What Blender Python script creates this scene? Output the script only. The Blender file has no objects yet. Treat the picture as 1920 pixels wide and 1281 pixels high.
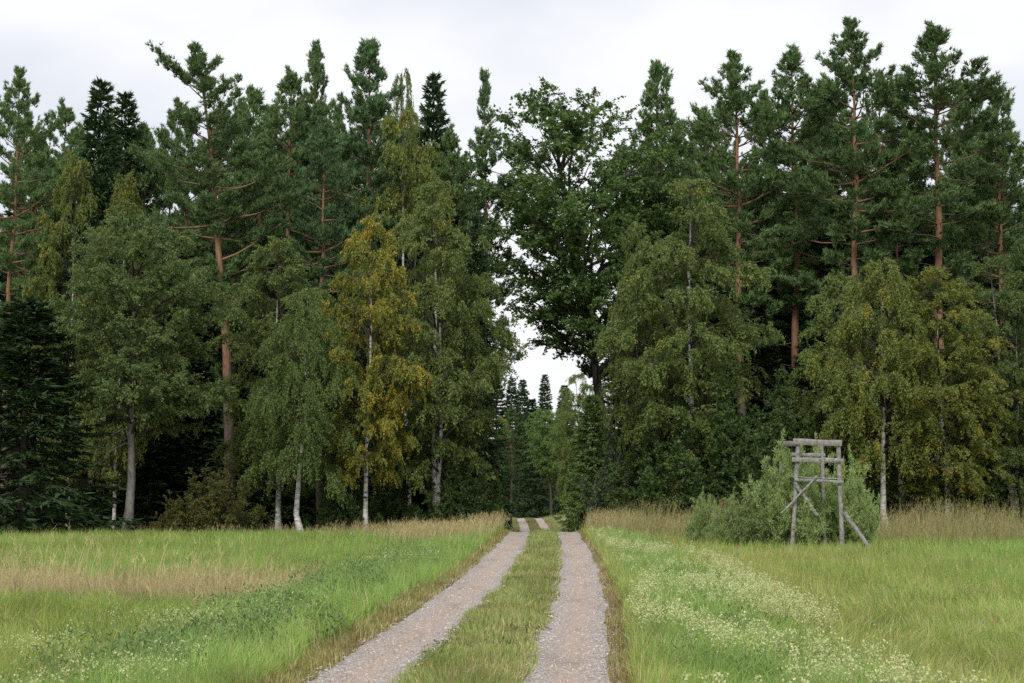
import bpy, math, random
import numpy as np

# ------------------------------------------------------------------ scene, camera, sky, sun
scene = bpy.context.scene
col = scene.collection
F_PX = 2667.0            # focal length in pixels of the 1920 px wide photograph (50 mm on full frame)
HORIZON = 915.0
CAM_H = 1.5
PITCH = math.atan((HORIZON - 640.5) / F_PX)

cam_d = bpy.data.cameras.new('camera')
cam_d.lens = 50.0
cam_d.sensor_width = 36.0
cam_d.clip_end = 3000
cam = bpy.data.objects.new('camera', cam_d)
col.objects.link(cam)
cam.location = (0, 0, CAM_H)
cam.rotation_euler = (math.radians(90) + PITCH, 0, 0)
scene.camera = cam

SUN_EL, SUN_AZ = math.radians(46), math.radians(-170)   # azimuth from +Y towards +X: behind the camera
world = bpy.data.worlds.new('World')
scene.world = world
world.use_nodes = True
nt = world.node_tree
bg = nt.nodes['Background']
sky = nt.nodes.new('ShaderNodeTexSky')
sky.sky_type = 'NISHITA'
sky.sun_disc = False
sky.sun_elevation = SUN_EL
sky.sun_rotation = SUN_AZ
tc = nt.nodes.new('ShaderNodeTexCoord')
mp = nt.nodes.new('ShaderNodeMapping')
mp.inputs['Scale'].default_value = (1.0, 1.0, 2.6)
mp.inputs['Location'].default_value = (0.35, 0.1, 0.62)
nz = nt.nodes.new('ShaderNodeTexNoise')
nz.inputs['Scale'].default_value = 1.9
nz.inputs['Detail'].default_value = 5.0
nz.inputs['Roughness'].default_value = 0.5
cr = nt.nodes.new('ShaderNodeValToRGB')                 # cloud deck: grey underside to bright
cr.color_ramp.elements[0].position = 0.38
cr.color_ramp.elements[0].color = (0.68, 0.72, 0.805, 1)
cr.color_ramp.elements[1].position = 0.58
cr.color_ramp.elements[1].color = (0.965, 0.97, 0.985, 1)
sc_ = nt.nodes.new('ShaderNodeVectorMath'); sc_.operation = 'SCALE'
sc_.inputs['Scale'].default_value = 6.35
mix = nt.nodes.new('ShaderNodeMix'); mix.data_type = 'RGBA'
mix.inputs['Factor'].default_value = 0.95                # nearly closed cloud cover
nt.links.new(tc.outputs['Generated'], mp.inputs['Vector'])
nt.links.new(mp.outputs['Vector'], nz.inputs['Vector'])
nt.links.new(nz.outputs['Fac'], cr.inputs['Fac'])
nt.links.new(cr.outputs['Color'], sc_.inputs[0])
nt.links.new(sky.outputs['Color'], mix.inputs[6])
nt.links.new(sc_.outputs['Vector'], mix.inputs[7])
nt.links.new(mix.outputs[2], bg.inputs['Color'])
bg.inputs['Strength'].default_value = 0.1

sun_d = bpy.data.lights.new('sun', 'SUN')
sun_d.energy = 1.5
sun_d.angle = math.radians(12)
sun_d.color = (1.0, 0.95, 0.87)
sun = bpy.data.objects.new('sun', sun_d)
col.objects.link(sun)
sun.rotation_euler = (math.radians(90) - SUN_EL, 0, -SUN_AZ + math.pi)

vs = scene.view_settings
vs.view_transform = 'Standard'
vs.look = 'None'
vs.exposure = 0.75
vs.gamma = 1.0
cy = scene.cycles
cy.max_bounces = 5
cy.diffuse_bounces = 3
cy.glossy_bounces = 1
cy.transmission_bounces = 3
cy.transparent_max_bounces = 4
cy.use_denoising = False

# ------------------------------------------------------------------ helpers
def pix(px, py, d):
    """World point that stands at forward distance d and shows at pixel (px, py) of the photograph."""
    a = PITCH + math.atan((640.5 - py) / F_PX)
    z = CAM_H + d * math.tan(a)
    depth = d * math.cos(PITCH) + (z - CAM_H) * math.sin(PITCH)
    return (px - 960.0) / F_PX * depth, d, z

def hash2(i, j, seed):
    n = (i.astype(np.int64) * 374761393 + j.astype(np.int64) * 668265263 + seed * 144665) & 0x7fffffff
    n = ((n ^ (n >> 13)) * 1274126177) & 0x7fffffff
    return ((n ^ (n >> 16)) & 0xffff) / 65535.0

def vnoise(x, y, seed=0):
    x = np.asarray(x, float); y = np.asarray(y, float)
    i = np.floor(x); j = np.floor(y)
    u = x - i; v = y - j
    u = u * u * (3 - 2 * u); v = v * v * (3 - 2 * v)
    return (hash2(i, j, seed) * (1 - u) + hash2(i + 1, j, seed) * u) * (1 - v) + \
           (hash2(i, j + 1, seed) * (1 - u) + hash2(i + 1, j + 1, seed) * u) * v

def fbm(x, y, seed=0):
    return (vnoise(x, y, seed) + 0.5 * vnoise(x * 2.1, y * 2.1, seed + 7) + 0.25 * vnoise(x * 4.3, y * 4.3, seed + 13)) / 1.75

def norm(v):
    return v / np.maximum(np.linalg.norm(v, axis=-1, keepdims=True), 1e-9)

def make_mesh(name, V, F4=None, F3=None, attrs=None, smooth=False):
    me = bpy.data.meshes.new(name)
    V = np.ascontiguousarray(V, np.float32)
    n4 = 0 if F4 is None else len(F4)
    n3 = 0 if F3 is None else len(F3)
    idx = []
    if n4: idx.append(np.asarray(F4, np.int32).ravel())
    if n3: idx.append(np.asarray(F3, np.int32).ravel())
    idx = np.concatenate(idx)
    tot = np.concatenate([np.full(n4, 4, np.int32), np.full(n3, 3, np.int32)])
    start = np.concatenate([[0], np.cumsum(tot)[:-1]]).astype(np.int32)
    me.vertices.add(len(V)); me.vertices.foreach_set('co', V.ravel())
    me.loops.add(len(idx)); me.loops.foreach_set('vertex_index', idx)
    me.polygons.add(len(tot)); me.polygons.foreach_set('loop_start', start)
    me.polygons.foreach_set('use_smooth', np.full(len(tot), smooth))
    for an, (typ, arr) in (attrs or {}).items():
        at = me.attributes.new(an, typ, 'POINT')
        key = 'color' if 'COLOR' in typ else 'value'
        at.data.foreach_set(key, np.ascontiguousarray(arr, np.float32).ravel())
    me.update(calc_edges=True)
    return me

def link(name, me, mat=None, parent=None):
    o = bpy.data.objects.new(name, me)
    col.objects.link(o)
    if parent is not None: o.parent = parent
    if mat is not None and me is not None:
        if len(me.materials) == 0: me.materials.append(mat)
        o.material_slots[0].link = 'OBJECT'
        o.material_slots[0].material = mat
    return o

def tag(o, label=None, cat=None, group=None, kind=None):
    if label: o['label'] = label
    if cat: o['category'] = cat
    if group: o['group'] = group
    if kind: o['kind'] = kind
    return o

class Tubes:
    def __init__(self): self.V = []; self.F = []; self.R = []; self.n = 0
    def tube(self, P, r, sides=5, bark=1.0):
        P = np.asarray(P, float); r = np.asarray(r, float); k = len(P)
        t = norm(np.gradient(P, axis=0))
        ref = np.array([0., 0., 1.]) if abs(t[:, 2]).mean() < 0.8 else np.array([1., 0.13, 0.])
        u = norm(np.cross(t, ref)); v = np.cross(t, u)
        a = np.arange(sides) * 2 * math.pi / sides
        ring = P[:, None] + r[:, None, None] * (np.cos(a)[None, :, None] * u[:, None] + np.sin(a)[None, :, None] * v[:, None])
        i = np.arange(k - 1)[:, None] * sides; j = np.arange(sides)[None]; j2 = (j + 1) % sides
        f = np.stack([i + j, i + j2, i + sides + j2, i + sides + j], -1).reshape(-1, 4) + self.n
        self.V.append(ring.reshape(-1, 3)); self.F.append(f); self.R.append(np.repeat(r * bark, sides)); self.n += k * sides
    def mesh(self, name):
        return make_mesh(name, np.concatenate(self.V), np.concatenate(self.F), attrs={'rad': ('FLOAT', np.concatenate(self.R))}, smooth=True)

def leaf_arrays(P, A, N, L, W, fold=0.0):
    """rhombic leaves: base P, axis A, rough normal N, length L, width W"""
    A = norm(A); B = norm(np.cross(A, N)); n = np.cross(B, A)
    L = L[:, None]; W = W[:, None]
    m = P + A * L * 0.45
    V = np.stack([P, m + B * W * 0.5 + n * W * fold, P + A * L, m - B * W * 0.5 + n * W * fold], 1).reshape(-1, 3)
    F = np.arange(len(P) * 4).reshape(-1, 4)
    return V, F

def leaf_tris(P, A, N, L, W):
    """one small triangle per leaf: broad end at P"""
    A = norm(A); B = norm(np.cross(A, N)) * (W * 0.5)[:, None]
    V = np.stack([P - B, P + B, P + A * L[:, None]], 1).reshape(-1, 3)
    return V, np.arange(len(P) * 3).reshape(-1, 3)

def interp_poly(P, s):
    k = len(P) - 1
    x = np.clip(np.asarray(s) * k, 0, k - 1e-6); i = x.astype(int); f = (x - i)[..., None]
    return P[i] * (1 - f) + P[i + 1] * f, norm(P[i + 1] - P[i])

# ------------------------------------------------------------------ materials
def new_mat(name):
    m = bpy.data.materials.new(name); m.use_nodes = True
    nt = m.node_tree; nt.nodes.clear()
    out = nt.nodes.new('ShaderNodeOutputMaterial')
    return m, nt, out

def N(nt, typ, **kw):
    n = nt.nodes.new(typ)
    for k, v in kw.items():
        if k.startswith('_'): setattr(n, k[1:], v)
        else: n.inputs[k.replace('__', ' ')].default_value = v
    return n

def mixrgb(nt, fac, a, b, mode='MIX'):
    m = nt.nodes.new('ShaderNodeMix'); m.data_type = 'RGBA'; m.blend_type = mode
    for sock, v in ((m.inputs['Factor'], fac), (m.inputs[6], a), (m.inputs[7], b)):
        if hasattr(v, 'links') or isinstance(v, bpy.types.NodeSocket): nt.links.new(v, sock)
        elif isinstance(v, tuple): sock.default_value = (*v, 1)
        else: sock.default_value = v
    return m.outputs[2]

def ramp(nt, fac, stops):
    r = nt.nodes.new('ShaderNodeValToRGB')
    e = r.color_ramp.elements
    while len(e) < len(stops): e.new(0.5)
    for el, (p, c) in zip(e, stops):
        el.position = p
        el.color = (*c, 1) if isinstance(c, tuple) else (c, c, c, 1)
    nt.links.new(fac, r.inputs['Fac'])
    return r.outputs['Color']

def thin_surface(nt, out, color, trans=0.3, rough=0.55, spec=0.3):
    p = N(nt, 'ShaderNodeBsdfPrincipled', Roughness=rough)
    p.inputs['Specular IOR Level'].default_value = spec
    t = N(nt, 'ShaderNodeBsdfTranslucent')
    nt.links.new(color, p.inputs['Base Color'])
    nt.links.new(color, t.inputs['Color'])
    ms = N(nt, 'ShaderNodeMixShader'); ms.inputs[0].default_value = trans
    nt.links.new(p.outputs[0], ms.inputs[1]); nt.links.new(t.outputs[0], ms.inputs[2])
    nt.links.new(ms.outputs[0], out.inputs['Surface'])

def leaf_mat(name, a, b, c=None, cpos=0.6, scale=0.9, trans=0.4, spec=0.3):
    """a..b per-leaf variation, c: leaves that have turned, gathered in patches on some branches"""
    m, nt, out = new_mat(name)
    at = N(nt, 'ShaderNodeAttribute', _attribute_name='rnd')
    colr = mixrgb(nt, at.outputs['Fac'], a, b)
    tc = N(nt, 'ShaderNodeTexCoord')
    nz = N(nt, 'ShaderNodeTexNoise', Scale=scale, Detail=3.0, Roughness=0.6)
    nt.links.new(tc.outputs['Object'], nz.inputs['Vector'])
    if c:
        ad = N(nt, 'ShaderNodeMath', _operation='MULTIPLY_ADD'); ad.inputs[1].default_value = 0.22
        nt.links.new(at.outputs['Fac'], ad.inputs[0]); nt.links.new(nz.outputs['Fac'], ad.inputs[2])
        f = ramp(nt, ad.outputs[0], [(cpos, 0.0), (min(cpos + 0.12, 1), 1.0)])
        colr = mixrgb(nt, f, colr, c)
    hs = N(nt, 'ShaderNodeHueSaturation')
    oi = N(nt, 'ShaderNodeObjectInfo')
    mr = N(nt, 'ShaderNodeMapRange'); mr.inputs['To Min'].default_value = 0.85; mr.inputs['To Max'].default_value = 1.12
    nt.links.new(oi.outputs['Random'], mr.inputs['Value'])
    nt.links.new(mr.outputs[0], hs.inputs['Value'])
    nt.links.new(colr, hs.inputs['Color'])
    thin_surface(nt, out, hs.outputs['Color'], trans, 0.55, spec)
    return m

def bark_mat(name, kind):
    m, nt, out = new_mat(name)
    tc = N(nt, 'ShaderNodeTexCoord')
    mp = N(nt, 'ShaderNodeMapping')
    nt.links.new(tc.outputs['Object'], mp.inputs['Vector'])
    rad = N(nt, 'ShaderNodeAttribute', _attribute_name='rad')
    nz = N(nt, 'ShaderNodeTexNoise', Detail=5.0, Roughness=0.65)
    nt.links.new(mp.outputs[0], nz.inputs['Vector'])
    if kind == 'pine':
        mp.inputs['Scale'].default_value = (1, 1, 0.22); nz.inputs['Scale'].default_value = 16
        sep = N(nt, 'ShaderNodeSeparateXYZ'); nt.links.new(tc.outputs['Object'], sep.inputs[0])
        ad = N(nt, 'ShaderNodeMath', _operation='MULTIPLY_ADD'); ad.inputs[1].default_value = 3.5
        nt.links.new(nz.outputs['Fac'], ad.inputs[0]); nt.links.new(sep.outputs['Z'], ad.inputs[2])
        mr = N(nt, 'ShaderNodeMapRange'); mr.inputs['From Min'].default_value = 7.2; mr.inputs['From Max'].default_value = 10.5
        nt.links.new(ad.outputs[0], mr.inputs['Value'])
        low = ramp(nt, nz.outputs['Fac'], [(0.3, (0.05, 0.04, 0.033)), (0.7, (0.17, 0.13, 0.105))])
        hi = ramp(nt, nz.outputs['Fac'], [(0.3, (0.15, 0.085, 0.052)), (0.7, (0.32, 0.185, 0.11))])
        c = mixrgb(nt, mr.outputs[0], low, hi)
        fr = ramp(nt, rad.outputs['Fac'], [(0.012, 1.0), (0.045, 0.0)])
        c = mixrgb(nt, fr, c, (0.10, 0.075, 0.06))
    elif kind == 'birch':
        mp.inputs['Scale'].default_value = (1, 1, 3.2); nz.inputs['Scale'].default_value = 3.2
        c = ramp(nt, nz.outputs['Fac'], [(0.36, (0.035, 0.033, 0.03)), (0.44, (0.36, 0.35, 0.325)), (0.60, (0.66, 0.65, 0.615))])
        fr = ramp(nt, rad.outputs['Fac'], [(0.022, 1.0), (0.045, 0.0)])
        c = mixrgb(nt, fr, c, (0.06, 0.048, 0.04))
    elif kind == 'grey':
        mp.inputs['Scale'].default_value = (1, 1, 0.4); nz.inputs['Scale'].default_value = 12
        c = ramp(nt, nz.outputs['Fac'], [(0.3, (0.09, 0.085, 0.075)), (0.7, (0.27, 0.26, 0.23))])
        fr = ramp(nt, rad.outputs['Fac'], [(0.03, 1.0), (0.07, 0.0)])
        c = mixrgb(nt, fr, c, (0.065, 0.058, 0.05))
    else:
        mp.inputs['Scale'].default_value = (1, 1, 0.4); nz.inputs['Scale'].default_value = 12
        c = ramp(nt, nz.outputs['Fac'], [(0.3, (0.035, 0.03, 0.026)), (0.7, (0.11, 0.095, 0.08))])
    p = N(nt, 'ShaderNodeBsdfPrincipled', Roughness=0.9)
    p.inputs['Specular IOR Level'].default_value = 0.2
    bp = N(nt, 'ShaderNodeBump', Strength=0.6, Distance=0.03)
    nt.links.new(nz.outputs['Fac'], bp.inputs['Height'])
    nt.links.new(bp.outputs[0], p.inputs['Normal'])
    nt.links.new(c, p.inputs['Base Color'])
    nt.links.new(p.outputs[0], out.inputs['Surface'])
    return m

M = {}
M['pine_bark'] = bark_mat('pine_bark', 'pine')
M['birch_bark'] = bark_mat('birch_bark', 'birch')
M['grey_bark'] = bark_mat('grey_bark', 'grey')
M['dark_bark'] = bark_mat('dark_bark', 'dark')
M['leaf_olive'] = leaf_mat('leaf_olive', (0.130, 0.195, 0.052), (0.240, 0.300, 0.092), (0.34, 0.33, 0.08), 0.72)
M['leaf_green'] = leaf_mat('leaf_green', (0.105, 0.170, 0.046), (0.195, 0.262, 0.080), (0.26, 0.27, 0.06), 0.76)
M['leaf_yellow'] = leaf_mat('leaf_yellow', (0.16, 0.205, 0.048), (0.29, 0.30, 0.062), (0.47, 0.39, 0.06), 0.60)
M['leaf_gold'] = leaf_mat('leaf_gold', (0.14, 0.195, 0.047), (0.27, 0.295, 0.066), (0.40, 0.34, 0.055), 0.67)
M['leaf_mixed'] = leaf_mat('leaf_mixed', (0.125, 0.175, 0.043), (0.23, 0.265, 0.066), (0.36, 0.32, 0.055), 0.69)
M['leaf_aspen'] = leaf_mat('leaf_aspen', (0.100, 0.190, 0.052), (0.190, 0.290, 0.082), (0.25, 0.32, 0.08), 0.78, spec=0.4)
M['leaf_alder'] = leaf_mat('leaf_alder', (0.094, 0.152, 0.046), (0.182, 0.238, 0.080), (0.22, 0.22, 0.07), 0.74)
M['leaf_fresh'] = leaf_mat('leaf_fresh', (0.15, 0.26, 0.07), (0.27, 0.39, 0.12), None)
M['leaf_dark'] = leaf_mat('leaf_dark', (0.055, 0.105, 0.030), (0.110, 0.165, 0.048), (0.17, 0.15, 0.035), 0.76)
M['leaf_rust'] = leaf_mat('leaf_rust', (0.09, 0.115, 0.034), (0.18, 0.18, 0.055), (0.25, 0.18, 0.05), 0.68, scale=1.4)
M['leaf_willow'] = leaf_mat('leaf_willow', (0.25, 0.35, 0.115), (0.43, 0.52, 0.22), None)
M['leaf_grey'] = leaf_mat('leaf_grey', (0.085, 0.130, 0.068), (0.17, 0.215, 0.125), None)
M['pine_needle'] = leaf_mat('pine_needle', (0.080, 0.155, 0.052), (0.180, 0.270, 0.092), (0.22, 0.23, 0.08), 0.82, trans=0.2)
M['pine_needle_blue'] = leaf_mat('pine_needle_blue', (0.078, 0.155, 0.062), (0.165, 0.258, 0.104), None, trans=0.2)
M['spruce_needle'] = leaf_mat('spruce_needle', (0.032, 0.066, 0.024), (0.066, 0.112, 0.038), None, trans=0.1)
M['young_needle'] = leaf_mat('young_needle', (0.130, 0.215, 0.065), (0.240, 0.330, 0.105), None, trans=0.3)

# ------------------------------------------------------------------ terrain
YR = [-40, 0, 10.9, 21.6, 34, 47, 51.3, 70, 90, 115, 133, 150, 200, 900]
XR = [-3.0, -1.0, -0.41, 0.23, 0.70, 1.02, 1.15, 1.6, 1.8, 1.8, 1.6, 0.6, -12, -250]
ZY = [-40, 0, 40, 47, 51.3, 55, 62, 75, 100, 115, 133, 139, 150, 200, 900]
ZZ = [0, 0, 0.0, 0.0, -0.06, -0.3, -0.95, -1.5, -1.66, -1.65, -1.29, -1.5, -2.4, -3.2, -3.2]
_yy = np.linspace(-40, 900, 4701)
def _smooth(y, v, w):
    a = np.interp(_yy, y, v); k = np.ones(w) / w
    return np.convolve(np.pad(a, (w // 2, w - 1 - w // 2), 'edge'), k, 'valid')
_xr = _smooth(YR, XR, 41); _zr = _smooth(ZY, ZZ, 15)
def road_x(y): return np.interp(y, _yy, _xr)
def ditch_y(u): return 22.0 - 0.30 * (u + 4.5)
def ground_z(x, y):
    x = np.asarray(x, float); y = np.asarray(y, float)
    u = x - road_x(y); a = np.abs(u)
    z = np.interp(y, _yy, _zr)
    z = z - 0.14 * np.clip((a - 1.5) / 2.0, 0, 1)                 # verge falls to the field
    z = z + 0.035 * np.exp(-(u / 0.35) ** 2)                      # crown of the track
    left = np.clip((-u - 2.6) / 1.5, 0, 1)
    z = z - 0.22 * left * np.exp(-((y - ditch_y(u)) / 2.0) ** 2)
    z = z + 0.10 * (fbm(x * 0.13, y * 0.13, 3) - 0.5) * np.clip((a - 2) / 3, 0, 1)
    return z

def axis_lines(segs):
    out = [segs[0][0]]
    for a, b, n in segs: out += list(np.linspace(a, b, n + 1)[1:])
    return np.array(out)
gx = axis_lines([(-600, -60, 14), (-60, -8, 40), (-8, 8, 72), (8, 60, 40), (60, 600, 14)])
gy = axis_lines([(-40, 0, 10), (0, 60, 110), (60, 160, 80), (160, 900, 30)])
GX, GY = np.meshgrid(gx, gy)
GV = np.stack([GX, GY, ground_z(GX, GY)], -1).reshape(-1, 3)
nx = len(gx)
ii = (np.arange(len(gy) - 1)[:, None] * nx + np.arange(nx - 1)[None]).ravel()
GF = np.stack([ii, ii + 1, ii + 1 + nx, ii + nx], -1)
m, nt_, out = new_mat('thatch_ground')
tc = N(nt_, 'ShaderNodeTexCoord')
n1 = N(nt_, 'ShaderNodeTexNoise', Scale=0.6, Detail=6.0, Roughness=0.65)
n2 = N(nt_, 'ShaderNodeTexNoise', Scale=30.0, Detail=4.0, Roughness=0.7)
nt_.links.new(tc.outputs['Object'], n1.inputs['Vector']); nt_.links.new(tc.outputs['Object'], n2.inputs['Vector'])
c1 = ramp(nt_, n1.outputs['Fac'], [(0.35, (0.11, 0.12, 0.038)), (0.65, (0.17, 0.145, 0.062))])
c2 = ramp(nt_, n2.outputs['Fac'], [(0.35, (0.45, 0.45, 0.45)), (0.65, (1.3, 1.3, 1.3))])
p = N(nt_, 'ShaderNodeBsdfPrincipled', Roughness=1.0)
p.inputs['Specular IOR Level'].default_value = 0.1
nt_.links.new(mixrgb(nt_, 1.0, c1, c2, 'MULTIPLY'), p.inputs['Base Color'])
bp = N(nt_, 'ShaderNodeBump', Strength=0.8, Distance=0.03)
nt_.links.new(n2.outputs['Fac'], bp.inputs['Height']); nt_.links.new(bp.outputs[0], p.inputs['Normal'])
nt_.links.new(p.outputs[0], out.inputs['Surface'])
M['ground'] = m
tag(link('ground', make_mesh('ground', GV, GF, smooth=True), M['ground']), 'meadow ground under the grass, reaching back under the forest', kind='structure')

# gravel wheel tracks -------------------------------------------------------------
m, nt_, out = new_mat('gravel')
tc = N(nt_, 'ShaderNodeTexCoord')
v1 = N(nt_, 'ShaderNodeTexVoronoi', Scale=75.0); v1.inputs['Randomness'].default_value = 1.0
n1 = N(nt_, 'ShaderNodeTexNoise', Scale=1.1, Detail=5.0, Roughness=0.6)
n2 = N(nt_, 'ShaderNodeTexNoise', Scale=120.0, Detail=3.0, Roughness=0.7)
at = N(nt_, 'ShaderNodeAttribute', _attribute_name='across')
for n in (v1, n1, n2): nt_.links.new(tc.outputs['Object'], n.inputs['Vector'])
sepc = N(nt_, 'ShaderNodeSeparateColor'); nt_.links.new(v1.outputs['Color'], sepc.inputs[0])
stone = ramp(nt_, sepc.outputs[0], [(0.0, (0.13, 0.11, 0.108)), (0.2, (0.33, 0.29, 0.265)), (0.6, (0.49, 0.435, 0.395)), (1.0, (0.65, 0.60, 0.555))])
fine = ramp(nt_, n1.outputs['Fac'], [(0.35, (0.50, 0.39, 0.32)), (0.65, (0.54, 0.405, 0.32))])
wear = N(nt_, 'ShaderNodeMath', _operation='MULTIPLY_ADD'); wear.inputs[1].default_value = 0.9
nt_.links.new(n1.outputs['Fac'], wear.inputs[0]); nt_.links.new(at.outputs['Fac'], wear.inputs[2])
wf = ramp(nt_, wear.outputs[0], [(0.40, 0.9), (0.95, 0.0)])
c1 = mixrgb(nt_, wf, stone, fine)
n3 = N(nt_, 'ShaderNodeTexNoise', Scale=0.9, Detail=4.0, Roughness=0.6)
mp3 = N(nt_, 'ShaderNodeMapping'); mp3.inputs['Scale'].default_value = (2.2, 0.5, 1)
nt_.links.new(tc.outputs['Object'], mp3.inputs['Vector']); nt_.links.new(mp3.outputs[0], n3.inputs['Vector'])
c1 = mixrgb(nt_, ramp(nt_, n3.outputs['Fac'], [(0.52, 0.0), (0.68, 0.55)]), c1, (0.27, 0.225, 0.185))
c2 = ramp(nt_, n2.outputs['Fac'], [(0.3, (0.6, 0.6, 0.6)), (0.6, (1.15, 1.15, 1.15))])
p = N(nt_, 'ShaderNodeBsdfPrincipled', Roughness=0.95)
p.inputs['Specular IOR Level'].default_value = 0.2
nt_.links.new(mixrgb(nt_, 0.8, c1, c2, 'MULTIPLY'), p.inputs['Base Color'])
bp = N(nt_, 'ShaderNodeBump', Strength=0.9, Distance=0.02)
bp.invert = True
nt_.links.new(v1.outputs['Distance'], bp.inputs['Height']); nt_.links.new(bp.outputs[0], p.inputs['Normal'])
nt_.links.new(p.outputs[0], out.inputs['Surface'])
M['gravel'] = m

TRACK_IN, TRACK_OUT = 0.44, 1.17
def track_edges(side, y):
    """inner and outer edge (signed u) of the wheel track, ragged"""
    w1 = 0.14 * (fbm(y * 0.55, y * 0 + side * 9, 21) - 0.5) + 0.09 * (fbm(y * 2.7, y * 0 + side * 5, 22) - 0.5)
    w2 = 0.12 * (fbm(y * 0.5, y * 0 + side * 3, 23) - 0.5) + 0.08 * (fbm(y * 2.9, y * 0 + side * 7, 24) - 0.5)
    return side * (TRACK_IN + w1 + 0.04 * (side > 0)), side * (TRACK_OUT + w2)
for side, lab in ((-1, 'pinkish gravel wheel track on the left of the grass strip'), (1, 'pinkish gravel wheel track on the right of the grass strip')):
    ys = np.concatenate([np.arange(-12, 60, 0.08), np.arange(60, 150, 0.4)])
    a, b = track_edges(side, ys)
    k = 9
    s = np.linspace(0, 1, k)
    U = a[:, None] * (1 - s) + b[:, None] * s
    X = U + road_x(ys)[:, None]; Y = np.repeat(ys[:, None], k, 1)
    rut = -0.028 * np.sin(np.pi * s)[None]
    Z = ground_z(X, Y) + 0.03 + rut - 0.02 * ((s == 0) | (s == 1))[None]
    V = np.stack([X, Y, Z], -1).reshape(-1, 3)
    ii = (np.arange(len(ys) - 1)[:, None] * k + np.arange(k - 1)[None]).ravel()
    FF = np.stack([ii, ii + 1, ii + 1 + k, ii + k], -1)
    if side < 0: FF = FF[:, ::-1]
    ac = np.repeat(np.abs(s - 0.5)[None] * 1.3, len(ys), 0).ravel()
    tag(link('gravel_track', make_mesh('gravel_track', V, FF, attrs={'across': ('FLOAT', ac)}, smooth=True), M['gravel']), lab, kind='structure')

def on_track(x, y, pad=0.0):
    u = x - road_x(y); side = np.where(u < 0, -1, 1)
    a, b = track_edges(side, y)
    au, aa, ab = np.abs(u), np.abs(a), np.abs(b)
    return (au > aa + pad) & (au < ab - pad)

# ------------------------------------------------------------------ tree generators
def half_width(V):
    """half width of the crown as it shows from the side"""
    return float(np.percentile(np.abs(V[:, 0] - np.median(V[:, 0])), 94))

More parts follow.
